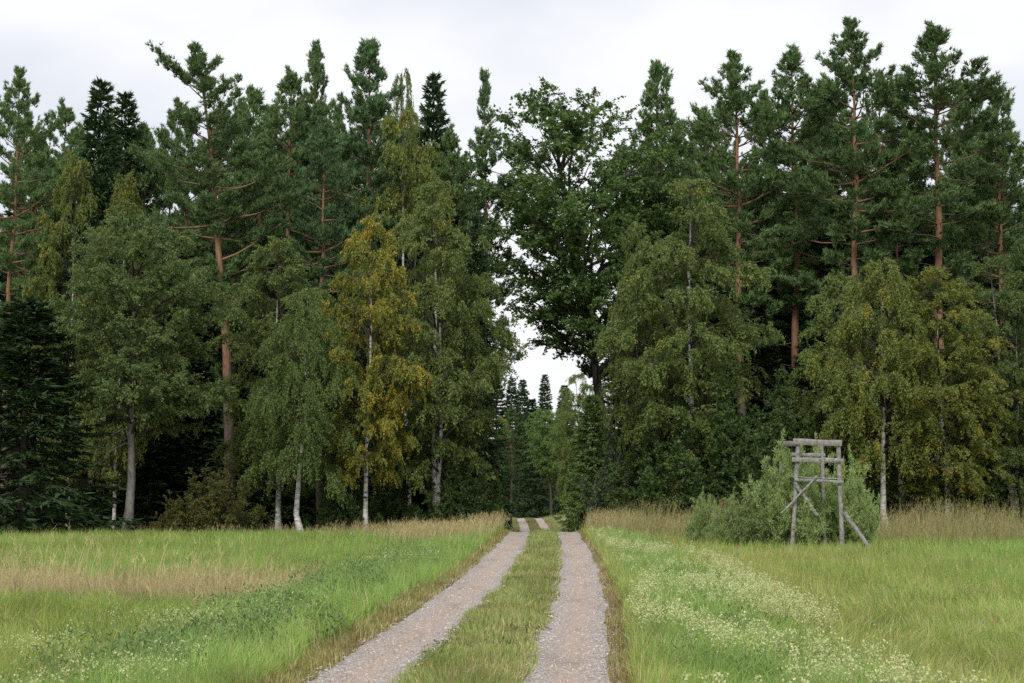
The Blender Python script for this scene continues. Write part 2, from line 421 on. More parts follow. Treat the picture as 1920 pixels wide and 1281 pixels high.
def broadleaf(seed, H, cb, R, prof, nprim, n2, n3, nl, ll, lw, droop, elev, tr, lean=0.0, path=None, stems=1, bare=0.0, flat=0.6, twiglen=0.45):
    rng = np.random.default_rng(seed)
    T = Tubes()
    tb, td, tl = [], [], []
    for st in range(stems):
        k = 12
        t = np.linspace(0, 1, k)
        if path is not None:
            P = np.array([np.interp(t, path[0], path[1]), np.interp(t, path[0], path[2]), t * H * 0.96]).T
        else:
            ang = rng.uniform(0, 6.28)
            spread = 0 if stems == 1 else 0.16 * R
            P = np.stack([lean * H * t ** 1.4 + spread * math.cos(st * 2.3 + 1) * t, spread * math.sin(st * 2.3 + 1) * t, t * H * (0.96 - 0.08 * (st > 0))], -1)
            P[1:, :2] += np.cumsum(rng.normal(0, 0.012 * H / k * 3, (k - 1, 2)), 0)
        r = tr * (1 - 0.93 * t ** 0.85) * (1.0 if st == 0 else 0.75); r[0] *= 1.35
        T.tube(P, r, 9)
        np_ = nprim // stems
        for i in range(np_):
            tt = (i + rng.uniform(0, 1)) / np_
            h = cb + tt * (H * 0.98 - cb)
            L = R * prof(tt) * rng.uniform(0.6, 1.12)
            rise = math.tan(math.radians(elev * (0.75 + 0.5 * tt) + rng.uniform(-12, 12))) * L
            h0 = np.clip(h - rise * 0.85, cb * 0.75, H * 0.94)
            az = i * 2.399 + rng.uniform(-0.5, 0.5) + st
            p0, _ = interp_poly(P, np.array(h0 / (H * 0.96)))
            s = np.linspace(0, 1, 7)
            B = np.stack([p0[0] + math.cos(az) * L * s, p0[1] + math.sin(az) * L * s, p0[2] + (h - h0) * (1.5 * s - 0.5 * s * s) - droop * 0.35 * L * s ** 3], -1)
            B[1:] += np.cumsum(rng.normal(0, 0.025 * L, (6, 3)), 0)
            r0 = min(0.02 + 0.016 * L, tr * (1 - 0.85 * h0 / H) * 0.7)
            T.tube(B, r0 * (1 - 0.88 * s), 5, 0.4)
            m2 = max(3, int(n2 * (0.5 + 0.6 * L / R)))
            ss = rng.uniform(0.22 + bare, 1.0, m2)
            pos, tan = interp_poly(B, ss)
            side = norm(np.cross(tan, [0, 0, 1.0])) * rng.choice([-1, 1], m2)[:, None]
            d2 = norm(tan * 0.7 + side * rng.uniform(0.3, 1.0, (m2, 1)) + np.array([0, 0, 1]) * rng.uniform(-0.25, 0.6, (m2, 1)))
            L2 = (0.2 + 0.34 * (1.1 - ss)) * L + 0.22
            for q in range(m2):
                x = np.linspace(0, 1, 4)[:, None]
                C = pos[q] + d2[q] * L2[q] * x - np.array([0, 0, 1]) * (droop * 0.35 * L2[q]) * x ** 2
                C[1:] += rng.normal(0, 0.03 * L2[q], (3, 3))
                T.tube(C, (0.005 + 0.006 * L2[q]) * (1 - 0.75 * x[:, 0]), 3)
                m3 = max(3, int(n3 * (0.45 + L2[q] / 1.2)))
                sx = rng.uniform(0.1, 1.0, m3)
                pp, pt = interp_poly(C, sx)
                tb.append(pp); td.append(pt * 0.7 + rng.normal(0, 0.55, (m3, 3)) - np.array([0, 0, droop]))
                tl.append(rng.uniform(0.6, 1.3, m3) * twiglen)
    tb = np.concatenate(tb); td = norm(np.concatenate(td)); tl = np.concatenate(tl)
    n = len(tb) * nl
    u = rng.uniform(0.02, 1, (len(tb), nl, 1))
    Lp = tb[:, None] + td[:, None] * tl[:, None, None] * u
    Lp[..., 2] -= droop * 0.35 * tl[:, None] * u[..., 0] ** 2
    Lp = Lp + rng.normal(0, 0.035, Lp.shape)
    A = td[:, None] * 0.5 + rng.normal(0, 0.6, (len(tb), nl, 3)) - np.array([0, 0, 0.25 + droop * 0.4])
    Nn = rng.normal(0, 0.6, (n, 3)) + np.array([0, 0, flat])
    sz = rng.uniform(0.7, 1.25, n)
    V, Fc = leaf_tris(Lp.reshape(-1, 3), A.reshape(-1, 3), Nn, ll * sz, lw * sz)
    rnd = np.clip(rng.normal(0.5, 0.22, n) + np.repeat(rng.normal(0, 0.12, len(tb)), nl), 0, 1)
    return dict(trunk=T.mesh('trunk'), crown=make_mesh('crown', V, None, Fc, attrs={'rnd': ('FLOAT', np.repeat(rnd, 3))}), H=float(V[:, 2].max()) - 0.1, R=half_width(V))

def needle_tufts(rng, P, D, K, ln, wd):
    n = len(P)
    D = norm(D)
    a = norm(D[:, None] * 1.0 + rng.normal(0, 0.42, (n, K, 3)))
    L = ln * rng.uniform(0.7, 1.2, (n, K, 1))
    b = norm(np.cross(a, rng.normal(0, 1, (n, K, 3)))) * wd * 0.5
    base = P[:, None] + rng.normal(0, 0.02, (n, K, 3))
    V = np.stack([base + b, base + a * L, base - b], 2).reshape(-1, 3)
    return V, np.arange(n * K * 3).reshape(-1, 3)

def pine(seed, H, cb, R, prof, tr, whorl=0.45, nb=4.2, lean=0.0, path=None, dens=1.12, K=9, ndead=10, wob=0.02, extra=(), front=1.0):
    rng = np.random.default_rng(seed)
    T = Tubes()
    k = 14
    t = np.linspace(0, 1, k)
    if path is not None:
        P = np.array([np.interp(t, path[0], path[1]), np.interp(t, path[0], path[2]), t * H]).T
    else:
        P = np.stack([lean * H * t ** 1.3, 0 * t, t * H], -1)
    P[1:, :2] += np.cumsum(rng.normal(0, wob * H / k, (k - 1, 2)), 0)
    r = tr * (1 - 0.95 * t ** 1.15) + 0.008; r[0] *= 1.25
    T.tube(P, r, 10)
    tp, tdn = [], []
    hs = []; h = cb
    while h < H - 0.1:
        hs.append(h); h += whorl * rng.uniform(0.5, 1.5) * (1.1 - 0.15 * (h - cb) / (H - cb))
    branches = []
    for h in hs:
        tt = (h - cb) / (H - cb)
        n = rng.poisson(nb * 0.75) + 1 if tt < 0.8 else rng.integers(2, 5)
        a0 = rng.uniform(0, 6.28)
        for q in range(n):
            az = a0 + q * 6.283 / n + rng.uniform(-0.4, 0.4)
            L = R * prof(tt) * rng.uniform(0.4, 1.25) * (front if math.sin(az) < -0.35 and tt < 0.62 else 1.0)
            branches.append((h, az, L, -6 + 54 * tt ** 1.3 + rng.uniform(-12, 14)))
    for q in range(7):                                             # leader: short shoots pointing up
        branches.append((H - rng.uniform(0.05, 0.9), rng.uniform(0, 6.28), rng.uniform(0.15, 0.4), rng.uniform(55, 80)))
    branches += list(extra)
    for h, az, L, el in branches:
        p0, _ = interp_poly(P, np.array(min(h / H, 0.999)))
        s = np.linspace(0, 1, 6); e = math.radians(el)
        B = p0 + np.stack([math.cos(az) * math.cos(e) * L * s, math.sin(az) * math.cos(e) * L * s, L * (math.sin(e) * s - 0.08 * s + 0.22 * s ** 2.2)], -1)
        B[1:] += np.cumsum(rng.normal(0, 0.028 * L, (5, 3)), 0)
        T.tube(B, (0.012 + 0.013 * L) * (1 - 0.85 * s), 5)
        m2 = max(3, int((3 + 3.2 * L) * dens))
        ss = rng.uniform(0.3, 1.0, m2) ** 0.8
        pos, tan = interp_poly(B, ss)
        side = norm(np.cross(tan, [0, 0, 1.0])) * rng.choice([-1, 1], m2)[:, None]
        d2 = norm(tan * 0.8 + side * rng.uniform(0.2, 1.0, (m2, 1)) + np.array([0, 0, 1]) * rng.uniform(-0.05, 0.45, (m2, 1)))
        L2 = 0.34 * L * (1.2 - ss) + 0.16
        for q in range(m2):
            x = np.linspace(0, 1, 3)[:, None]
            C = pos[q] + d2[q] * L2[q] * x + np.array([0, 0, 1]) * 0.15 * L2[q] * x ** 2
            T.tube(C, (0.006 + 0.006 * L2[q]) * (1 - 0.7 * x[:, 0]), 3)
            m3 = max(4, int((4 + 11 * L2[q]) * dens))
            sx = rng.uniform(0.15, 1.05, m3)
            pp, pt = interp_poly(C, sx)
            sd = np.cross(pt, [0, 0, 1.0])
            pp = pp + sd * rng.normal(0, 0.15, (m3, 1)) + np.array([0, 0, 1]) * rng.normal(0.05, 0.08, (m3, 1))
            tp.append(pp); tdn.append(pt * 0.75 + sd * rng.normal(0, 0.45, (m3, 1)) + np.array([0, 0, 0.65]))
    for q in range(ndead):                                         # dead lower branches
        h = rng.uniform(0.3 * H, cb + 0.15 * (H - cb)); az = rng.uniform(0, 6.28); L = rng.uniform(0.4, 1.0) * R * 0.6
        p0, _ = interp_poly(P, np.array(h / H))
        s = np.linspace(0, 1, 6)
        B = p0 + np.stack([math.cos(az) * L * s, math.sin(az) * L * s, L * (0.1 * s - 0.35 * s * s)], -1)
        B[1:] += np.cumsum(rng.normal(0, 0.05 * L, (5, 3)), 0)
        T.tube(B, 0.022 * (1 - 0.8 * s), 4)
        for _ in range(4):
            i = rng.integers(2, 6); d = rng.normal(0, 0.35, 3) * L
            T.tube(np.stack([B[i], B[i] + d * 0.6, B[i] + d + np.array([0, 0, -0.1])]), [0.009, 0.007, 0.003], 3)
    tp = np.concatenate(tp); tdn = np.concatenate(tdn)
    V, Fc = needle_tufts(rng, tp, tdn, K, 0.18, 0.038)
    rnd = np.clip(np.repeat(rng.normal(0.5, 0.2, len(tp)), K) + rng.normal(0, 0.15, len(tp) * K), 0, 1)
    return dict(trunk=T.mesh('trunk'), crown=make_mesh('crown', V, None, Fc, attrs={'rnd': ('FLOAT', np.repeat(rnd, 3))}), H=float(V[:, 2].max()) - 0.1, R=half_width(V))

def spruce(seed, H, cb, R, tr, whorl=0.3, nb=6, power=0.8, droop=0.35, tw=13, nr=5, rl=0.17, rw=0.06):
    rng = np.random.default_rng(seed)
    T = Tubes()
    t = np.linspace(0, 1, 8)
    P = np.stack([0 * t, 0 * t, t * H], -1); P[1:, :2] += np.cumsum(rng.normal(0, 0.012 * H / 8, (7, 2)), 0)
    T.tube(P, tr * (1 - 0.97 * t) + 0.004, 8)
    Pp, Pd = [], []
    h = cb
    while h < H - 0.12:
        tt = (h - cb) / (H - cb)
        n = nb if tt < 0.9 else 4
        a0 = rng.uniform(0, 6.28)
        for q in range(n):
            L = (R * (1 - tt) ** power + 0.08) * rng.uniform(0.65, 1.12)
            az = a0 + q * 6.283 / n + rng.uniform(-0.35, 0.35)
            e = math.radians(-14 + 50 * tt ** 1.5 + rng.uniform(-6, 6))
            p0, _ = interp_poly(P, np.array(min(h / H, 0.999)))
            s = np.linspace(0, 1, 5)
            B = p0 + np.stack([math.cos(az) * L * s, math.sin(az) * L * s, L * (math.tan(e) * s - droop * s * (1 - 0.75 * s * s) * (1 - tt))], -1)
            T.tube(B, (0.006 + 0.009 * L) * (1 - 0.85 * s), 3)
            m2 = max(4, int(tw * (0.35 + 0.65 * L / R)))
            ss = rng.uniform(0.15, 1.0, m2)
            pos, tan = interp_poly(B, ss)
            side = norm(np.cross(tan, [0, 0, 1.0])) * rng.choice([-1, 1], m2)[:, None]
            d2 = norm(tan * 0.75 + side * rng.uniform(0.1, 1.0, (m2, 1)) + np.array([0, 0, -1]) * rng.uniform(0.0, 0.75, (m2, 1)) * (1 - 0.6 * tt))
            L2 = 0.34 * L * (1.15 - ss) + 0.12
            x = (np.arange(nr) + rng.uniform(0, 1, (m2, nr))) / nr
            Pp.append((pos[:, None] + d2[:, None] * (L2[:, None] * x)[..., None]).reshape(-1, 3))
            Pd.append(np.repeat(d2, nr, 0))
        h += whorl * rng.uniform(0.7, 1.3) * (1.1 - 0.45 * tt)
    Pp.append(P[-1] + np.array([0, 0, 1.0]) * rng.uniform(-0.5, 0, (14, 1))); Pd.append(np.tile([0, 0, 1.0], (14, 1)) + rng.normal(0, 0.5, (14, 3)))
    Pp = np.concatenate(Pp); Pd = np.concatenate(Pd); n = len(Pp)
    A = norm(Pd) + rng.normal(0, 0.38, (n, 3))
    sz = rng.uniform(0.7, 1.3, n)
    V, Fc = leaf_tris(Pp, A, rng.normal(0, 0.7, (n, 3)) + np.array([0, 0, 0.6]), rl * sz, rw * sz)
    rnd = np.clip(rng.normal(0.5, 0.25, n), 0, 1)
    return dict(trunk=T.mesh('trunk'), crown=make_mesh('crown', V, None, Fc, attrs={'rnd': ('FLOAT', np.repeat(rnd, 3))}), H=float(V[:, 2].max()) - 0.1, R=half_width(V))

def bush(seed, H, R, nst, nt_, nl, ll, lw, upright=0.5, dome=0.8):
    """many stems from the ground, leaves all along"""
    rng = np.random.default_rng(seed)
    T = Tubes(); tb, td, tl = [], [], []
    for i in range(nst):
        az = rng.uniform(0, 6.28); q = rng.uniform(0, 1) ** 0.6
        top = np.array([math.cos(az) * R * q, math.sin(az) * R * q, H * (1 - dome * q ** 2.2) * rng.uniform(0.6, 1.15)])
        base = np.array([math.cos(az) * R * q * 0.22, math.sin(az) * R * q * 0.22, -0.05])
        s = np.linspace(0, 1, 7)[:, None]
        C = base + (top - base) * s
        C[:, :2] += (np.array([math.cos(az), math.sin(az)]) * R * q * 0.18) * np.sin(s * 3.14)
        C[1:] += np.cumsum(rng.normal(0, 0.02 * H, (6, 3)), 0)
        ln = np.linalg.norm(top - base)
        T.tube(C, (0.006 + 0.008 * ln / 2) * (1 - 0.8 * s[:, 0]), 4)
        m3 = max(5, int(nt_ * (0.4 + 0.6 * ln / H)))
        sx = rng.uniform(0.08, 1.0, m3) ** 0.75
        pp, pt = interp_poly(C, sx)
        tb.append(pp); td.append(pt * upright + rng.normal(0, 0.55, (m3, 3)) + np.array([0, 0, 0.35 * upright]))
        tl.append(rng.uniform(0.6, 1.4, m3) * (0.13 + 0.11 * H * (1.1 - sx)))
    tb = np.concatenate(tb); td = norm(np.concatenate(td)); tl = np.concatenate(tl)
    n = len(tb) * nl
    u = rng.uniform(0.02, 1, (len(tb), nl, 1))
    Lp = (tb[:, None] + td[:, None] * tl[:, None, None] * u + rng.normal(0, 0.03, (len(tb), nl, 3))).reshape(-1, 3)
    A = (td[:, None] * 0.6 + rng.normal(0, 0.55, (len(tb), nl, 3)) + np.array([0, 0, 0.35 * upright])).reshape(-1, 3)
    Lp[:, 2] = np.maximum(Lp[:, 2], 0.02)
    sz = rng.uniform(0.7, 1.25, n)
    V, Fc = leaf_tris(Lp, A, rng.normal(0, 0.6, (n, 3)) + np.array([0, 0, 0.5]), ll * sz, lw * sz)
    rnd = np.clip(rng.normal(0.5, 0.22, n) + np.repeat(rng.normal(0, 0.12, len(tb)), nl), 0, 1)
    return dict(stem=T.mesh('stem'), foliage=make_mesh('foliage', V, None, Fc, attrs={'rnd': ('FLOAT', np.repeat(rnd, 3))}), H=float(np.percentile(V[:, 2], 99.7)), R=half_width(V))

# envelopes: t = 0 at the bottom of the crown, 1 at the top
p_birch = lambda t: (0.62 + 0.8 * t) if t < 0.45 else max(0.12, 0.98 * (1 - ((t - 0.45) / 0.58) ** 2.2)) if t < 1 else 0.12
p_round = lambda t: max(0.18, math.sqrt(max(0, 1 - ((t - 0.42) / 0.6) ** 2)))
p_dome = lambda t: max(0.30, math.sqrt(max(0, 1 - ((t - 0.5) / 0.56) ** 2)))
p_cone = lambda t: max(0.05, (1 - t) ** 0.62)
p_pine = lambda t: max(0.16, 0.70 + 0.55 * t) if t < 0.4 else max(0.05, 0.95 * (1 - ((t - 0.4) / 0.60) ** 1.45))
p_pinetop = lambda t: 0.55 + 0.9 * t if t < 0.35 else max(0.06, 0.92 * (1 - ((t - 0.35) / 0.66) ** 1.8))

VAR = {}
VAR['birch_a'] = broadleaf(11, 13.0, 2.7, 2.7, p_birch, 56, 8, 7, 31, 0.082, 0.062, 0.75, 42, 0.13)
VAR['birch_b'] = broadleaf(12, 11.0, 3.3, 2.3, p_birch, 48, 7, 8, 32, 0.076, 0.054, 1.35, 46, 0.135, twiglen=0.62,
                           path=([0, 0.08, 0.28, 0.5, 1.0], [0.0, -0.26, -0.14, 0.1, -0.05], [0, 0.02, 0.05, 0.1, 0]))
VAR['birch_c'] = broadleaf(13, 14.0, 2.8, 2.9, p_birch, 64, 8, 8, 27, 0.084, 0.062, 0.9, 44, 0.14, stems=2)
VAR['alder'] = broadleaf(14, 12.0, 4.3, 3.1, p_round, 60, 8, 8, 28, 0.078, 0.060, 0.3, 32, 0.17,
                         path=([0, 0.15, 0.35, 0.6, 1.0], [0.0, 0.12, 0.05, 0.1, -0.1], [0, 0, 0.1, 0.0, 0]))
VAR['aspen'] = broadleaf(15, 19.0, 8.0, 3.7, p_dome, 84, 8, 7, 18, 0.105, 0.098, 0.15, 46, 0.26, flat=0.3,
                         path=([0, 0.25, 0.5, 0.8, 1.0], [0.0, -0.1, -0.6, -1.5, -1.9], [0, 0, 0.1, 0.0, 0]))
VAR['pine_a'] = pine(21, 21.0, 8.5, 3.1, p_pine, 0.185, lean=0.0, wob=0.03, front=0.4)
VAR['pine_b'] = pine(22, 21.0, 10.2, 2.8, p_pinetop, 0.175, nb=4.6, wob=0.02, ndead=14, front=0.35)
VAR['pine_c'] = pine(23, 20.0, 7.0, 3.0, p_cone, 0.19, nb=4.6, wob=0.02)
VAR['pine_slim'] = pine(24, 19.0, 7.0, 1.7, p_cone, 0.13, whorl=0.6, nb=3.2, dens=1.0, wob=0.015, ndead=16)
# the leaning pine on the left: trunk bends left on its way up, one heavy limb to the right
VAR['pine_lean'] = pine(25, 21.0, 9.8, 3.1, p_pinetop, 0.215, wob=0.008, ndead=12, front=0.25,
                        path=([0, 0.2, 0.42, 0.6, 0.78, 0.9, 1.0], [0.0, -0.12, -0.38, -0.75, -1.05, -1.35, -1.75], [0] * 7),
                        extra=[(12.0, 0.15, 3.2, 38), (13.6, 0.0, 3.0, 20), (11.4, 0.3, 2.6, 8), (19.6, 3.2, 2.3, 30)])
VAR['spruce_a'] = spruce(31, 17.0, 0.8, 2.7, 0.20, whorl=0.40, nb=7, tw=16, nr=10, rl=0.27, rw=0.10)
VAR['spruce_b'] = spruce(32, 16.0, 1.6, 2.0, 0.17, whorl=0.36, nb=7, power=0.7, tw=14, nr=9, rl=0.23, rw=0.085)
VAR['spruce_young'] = spruce(33, 6.5, 0.1, 1.7, 0.08, whorl=0.2, nb=7, power=0.85, droop=0.2, tw=17, nr=10, rl=0.15, rw=0.055)
VAR['bush_a'] = bush(41, 4.2, 2.0, 54, 32, 28, 0.085, 0.064, 0.35)
VAR['bush_b'] = bush(42, 2.6, 1.5, 46, 26, 26, 0.07, 0.05, 0.3)
VAR['willow'] = bush(43, 2.4, 1.15, 56, 22, 28, 0.085, 0.026, 0.9, dome=0.65)

BARK = dict(birch='birch_bark', alder='grey_bark', aspen='grey_bark', pine='pine_bark', spruce='dark_bark', bush='dark_bark', willow='dark_bark')

def place(variant, name, label, cat, mat, px, ytop, d, wpx=None, rot=0.0, group=None, dx=0.0, tilt=(0, 0), bark=None):
    v = VAR[variant]
    x, y, ztop = pix(px, 985, d)[0] + dx, d, pix(px, ytop, d)[2]
    z = float(ground_z(x, y)) - 0.03
    sh = (ztop - z) / v['H']
    sw = sh if wpx is None else (wpx / F_PX * d) / (2 * v['R'])
    root = bpy.data.objects.new(name, None)
    root.empty_display_size = 0.5
    col.objects.link(root)
    root.location = (x, y, z)
    root.rotation_euler = (tilt[0], tilt[1], rot)
    root.scale = (sw, sw, sh)
    tag(root, label, cat, group)
    b = M[bark or BARK[variant.split('_')[0]]]
    for part in ('trunk', 'crown', 'stem', 'foliage'):
        if part in v: link(part, v[part], b if part in ('trunk', 'stem') else M[mat], root)
    return root

# ------------------------------------------------------------------ the trees one can point at
LEFT, RIGHT = 'trees along the left forest edge', 'trees along the right forest edge'
TREES = [
 # variant, name, label, cat, mat, px, ytop, d, wpx, rot, group
 ('alder', 'alder_tree', 'round-headed olive tree with a stout grey trunk standing at the left field edge', 'tree', 'leaf_alder', 238, 398, 51, 285, 0.3, LEFT),
 ('spruce_young', 'spruce_tree', 'dark low-skirted spruce with drooping boughs at the far left field edge', 'tree', 'spruce_needle', 40, 560, 50, 270, 0.0, LEFT),
 ('birch_b', 'birch_tree', 'weeping green birch with a kinked bright white trunk at the left field edge', 'tree', 'leaf_green', 566, 545, 51, 180, 0.0, LEFT),
 ('birch_a', 'birch_tree', 'olive birch with hanging twigs directly left of the yellow birch', 'tree', 'leaf_olive', 522, 440, 56, 200, 1.2, LEFT),
 ('birch_a', 'birch_tree', 'slender yellow birch, the yellowest tree left of the road', 'tree', 'leaf_yellow', 685, 402, 52.2, 165, 4.0, LEFT),
 ('birch_c', 'birch_tree', 'big olive birch at the left forest edge nearest the road', 'tree', 'leaf_olive', 822, 338, 54.5, 235, 0.6, LEFT),
 ('birch_c', 'birch_tree', 'tall yellowing birch rising behind the big olive birch', 'tree', 'leaf_mixed', 765, 208, 64, 190, 2.6, LEFT),
 ('birch_a', 'birch_tree', 'small yellow-green birch crown above the round-headed olive tree, left one', 'tree', 'leaf_mixed', 128, 288, 62, 140, 2.0, LEFT),
 ('birch_a', 'birch_tree', 'small yellow-green birch crown above the round-headed olive tree, right one', 'tree', 'leaf_mixed', 212, 318, 60, 125, 5.0, LEFT),
 ('birch_b', 'birch_tree', 'thin open birch top against the sky beside the tall dark pine crown', 'tree', 'leaf_olive', 748, 133, 74, 110, 1.0, LEFT),
 ('pine_lean', 'pine_tree', 'tall left-leaning pine with an orange upper trunk and ragged broad top', 'tree', 'pine_needle', 434, 80, 60, 255, 0.0, LEFT),
 ('pine_a', 'pine_tree', 'pine cut by the left edge of the picture', 'tree', 'pine_needle', 5, 120, 62, 190, 0.0, LEFT),
 ('pine_b', 'pine_tree', 'dark pine top just right of the pine at the left picture edge', 'tree', 'pine_needle', 92, 183, 74, 140, 2.0, LEFT),
 ('spruce_b', 'spruce_tree', 'thin pointed spruce spire against the sky on the left', 'tree', 'spruce_needle', 165, 150, 68, 125, 0.4, LEFT),
 ('spruce_b', 'spruce_tree', 'blunter spruce top right of the thin pointed spire', 'tree', 'spruce_needle', 213, 172, 77, 120, 3.0, LEFT),
 ('pine_c', 'pine_tree', 'pine whose top fills the notch right of the leaning pine', 'tree', 'pine_needle', 462, 160, 72, 200, 4.0, LEFT),
 ('pine_b', 'pine_tree', 'pine with a narrow top left of the tall feathery pine', 'tree', 'pine_needle', 525, 122, 70, 170, 0.8, LEFT),
 ('pine_c', 'pine_tree', 'tall feathery pine spire left of the broad dark pine crown', 'tree', 'pine_needle', 582, 76, 71, 150, 5.2, LEFT),
 ('pine_a', 'pine_tree', 'bluish pine in front, above the weeping birch', 'tree', 'pine_needle_blue', 600, 215, 61, 190, 0.3, LEFT),
 ('pine_c', 'pine_tree', 'pine with the broadest and tallest dark crown left of the road', 'tree', 'pine_needle_blue', 680, 70, 66, 235, 1.7, LEFT),
 ('spruce_b', 'spruce_tree', 'dark conical top left of the slim sparse pine', 'tree', 'spruce_needle', 808, 138, 74, 105, 1.7, LEFT),
 ('pine_b', 'pine_tree', 'low dark pine crown between the yellowing birch and the slim sparse pine', 'tree', 'pine_needle', 845, 232, 68, 130, 3.7, LEFT),
 ('pine_slim', 'pine_tree', 'slim sparse pine standing alone against the sky left of the road gap', 'tree', 'pine_needle_blue', 908, 128, 68, 95, 0.5, LEFT),
 ('spruce_b', 'spruce_tree', 'black-green spruce with a thick trunk close to the left of the road', 'tree', 'spruce_needle', 890, 420, 60, 85, 2.0, LEFT),
 ('pine_a', 'pine_tree', 'pine filling the canopy between leaning pine and left birches', 'tree', 'pine_needle', 330, 235, 70, 190, 5.6, LEFT),
 ('spruce_young', 'spruce_tree', 'pale young spruce at the left road bend, the taller one', 'tree', 'young_needle', 914, 838, 61, 70, 0.3, LEFT),
 ('spruce_young', 'spruce_tree', 'pale young spruce at the left road bend, the shorter one', 'tree', 'young_needle', 928, 880, 58, 36, 2.3, LEFT),
 ('pine_a', 'pine_tree', 'pine filling the canopy just right of the leaning pine', 'tree', 'pine_needle', 478, 262, 66, 210, 3.1, LEFT),
 ('pine_c', 'pine_tree', 'pine filling the canopy between the bluish pine and the yellow birch', 'tree', 'pine_needle', 640, 262, 72, 190, 0.3, LEFT),
 ('pine_a', 'pine_tree', 'pine filling the canopy behind the tall yellowing birch', 'tree', 'pine_needle', 735, 225, 76, 200, 4.3, LEFT),
 ('pine_a', 'pine_tree', 'pine filling the canopy left of the leaning pine behind the spires', 'tree', 'pine_needle', 262, 232, 78, 190, 1.3, LEFT),
 ('pine_a', 'pine_tree', 'pine filling the canopy above the dark low-skirted spruce', 'tree', 'pine_needle', 55, 250, 70, 200, 2.3, LEFT),
 # right
 ('aspen', 'aspen_tree', 'large green aspen with sky showing through, leaning over the road', 'tree', 'leaf_aspen', 1140, 164, 66, 345, 0.0, RIGHT, 0.0, (0, 0), 'dark_bark'),
 ('pine_c', 'pine_tree', 'dark pine directly right of the large aspen', 'tree', 'pine_needle', 1238, 110, 68, 190, 2.5, RIGHT),
 ('birch_c', 'birch_tree', 'big light olive birch at the right forest edge nearest the road', 'tree', 'leaf_olive', 1295, 338, 55, 250, 3.3, RIGHT),
 ('birch_a', 'birch_tree', 'small light birch lobe between the aspen and the big light birch', 'tree', 'leaf_olive', 1200, 412, 57, 105, 0.2, RIGHT),
 ('pine_a', 'pine_tree', 'pine with an orange trunk behind the big light birch', 'tree', 'pine_needle', 1400, 90, 64, 255, 0.3, RIGHT),
 ('pine_b', 'pine_tree', 'second orange-trunked pine counted from the big light birch to the right', 'tree', 'pine_needle', 1500, 82, 66, 200, -0.4, RIGHT),
 ('pine_a', 'pine_tree', 'tallest pine right of the road, dense crown over an orange trunk', 'tree', 'pine_needle', 1622, 26, 62, 265, -0.3, RIGHT),
 ('pine_b', 'pine_tree', 'shorter orange pine right of the tallest pine', 'tree', 'pine_needle', 1692, 250, 63, 120, 0.4, RIGHT),
 ('pine_b', 'pine_tree', 'tall pine with a pointed crown, last orange trunk towards the right', 'tree', 'pine_needle', 1770, 38, 62, 245, 0.2, RIGHT),
 ('pine_c', 'pine_tree', 'pine cut by the right edge of the picture', 'tree', 'pine_needle', 1895, 160, 65, 200, 2.2, RIGHT),
 ('pine_c', 'pine_tree', 'dark pine between the aspen-side pine and the first orange pine', 'tree', 'pine_needle', 1335, 200, 76, 150, 4.6, RIGHT),
 ('pine_b', 'pine_tree', 'pine crown in the gap left of the tallest pine', 'tree', 'pine_needle', 1562, 135, 76, 150, 0.1, RIGHT),
 ('pine_c', 'pine_tree', 'pine crown in the gap between the last orange pine and the right edge', 'tree', 'pine_needle', 1835, 150, 74, 150, 3.0, RIGHT),
 ('birch_a', 'birch_tree', 'olive birch behind the hunting stand', 'tree', 'leaf_olive', 1585, 508, 55, 165, 2.7, RIGHT),
 ('birch_b', 'birch_tree', 'weeping birch with long hanging twigs, between the olive and the yellow birch', 'tree', 'leaf_mixed', 1665, 485, 53, 200, 0.7, RIGHT),
 ('birch_a', 'birch_tree', 'broad yellow birch, the yellowest tree right of the road', 'tree', 'leaf_gold', 1778, 495, 53, 205, 0.4, RIGHT),
 ('birch_a', 'birch_tree', 'olive-yellow birch between the yellow birch and the right picture edge', 'tree', 'leaf_mixed', 1848, 590, 56, 150, 3.4, RIGHT),
 ('pine_a', 'pine_tree', 'pine filling the canopy between the first orange pine and the big light birch', 'tree', 'pine_needle', 1345, 285, 70, 190, 1.3, RIGHT),
 ('pine_a', 'pine_tree', 'pine filling the canopy behind the second orange-trunked pine', 'tree', 'pine_needle', 1545, 290, 72, 200, 2.0, RIGHT),
 ('pine_a', 'pine_tree', 'pine filling the canopy between the last orange pine and the right edge, lower one', 'tree', 'pine_needle', 1840, 270, 70, 200, 3.0, RIGHT),
 ('birch_c', 'birch_tree', 'dull green birch cut by the right edge of the picture', 'tree', 'leaf_green', 1905, 478, 55, 210, 1.4, RIGHT),
 ('spruce_young', 'spruce_tree', 'dense young spruce right of the road, the tallest of the group', 'tree', 'young_needle', 1112, 738, 59, 95, 1.0, RIGHT),
 ('spruce_young', 'spruce_tree', 'shorter young spruce right of the road, nearest the wheel track', 'tree', 'young_needle', 1090, 800, 65, 70, 2.0, RIGHT),
 ('spruce_young', 'spruce_tree', 'darker young spruce beneath the aspen', 'tree', 'spruce_needle', 1140, 790, 61, 70, 5.0, RIGHT),
]
placed = [place(*t) for t in TREES]
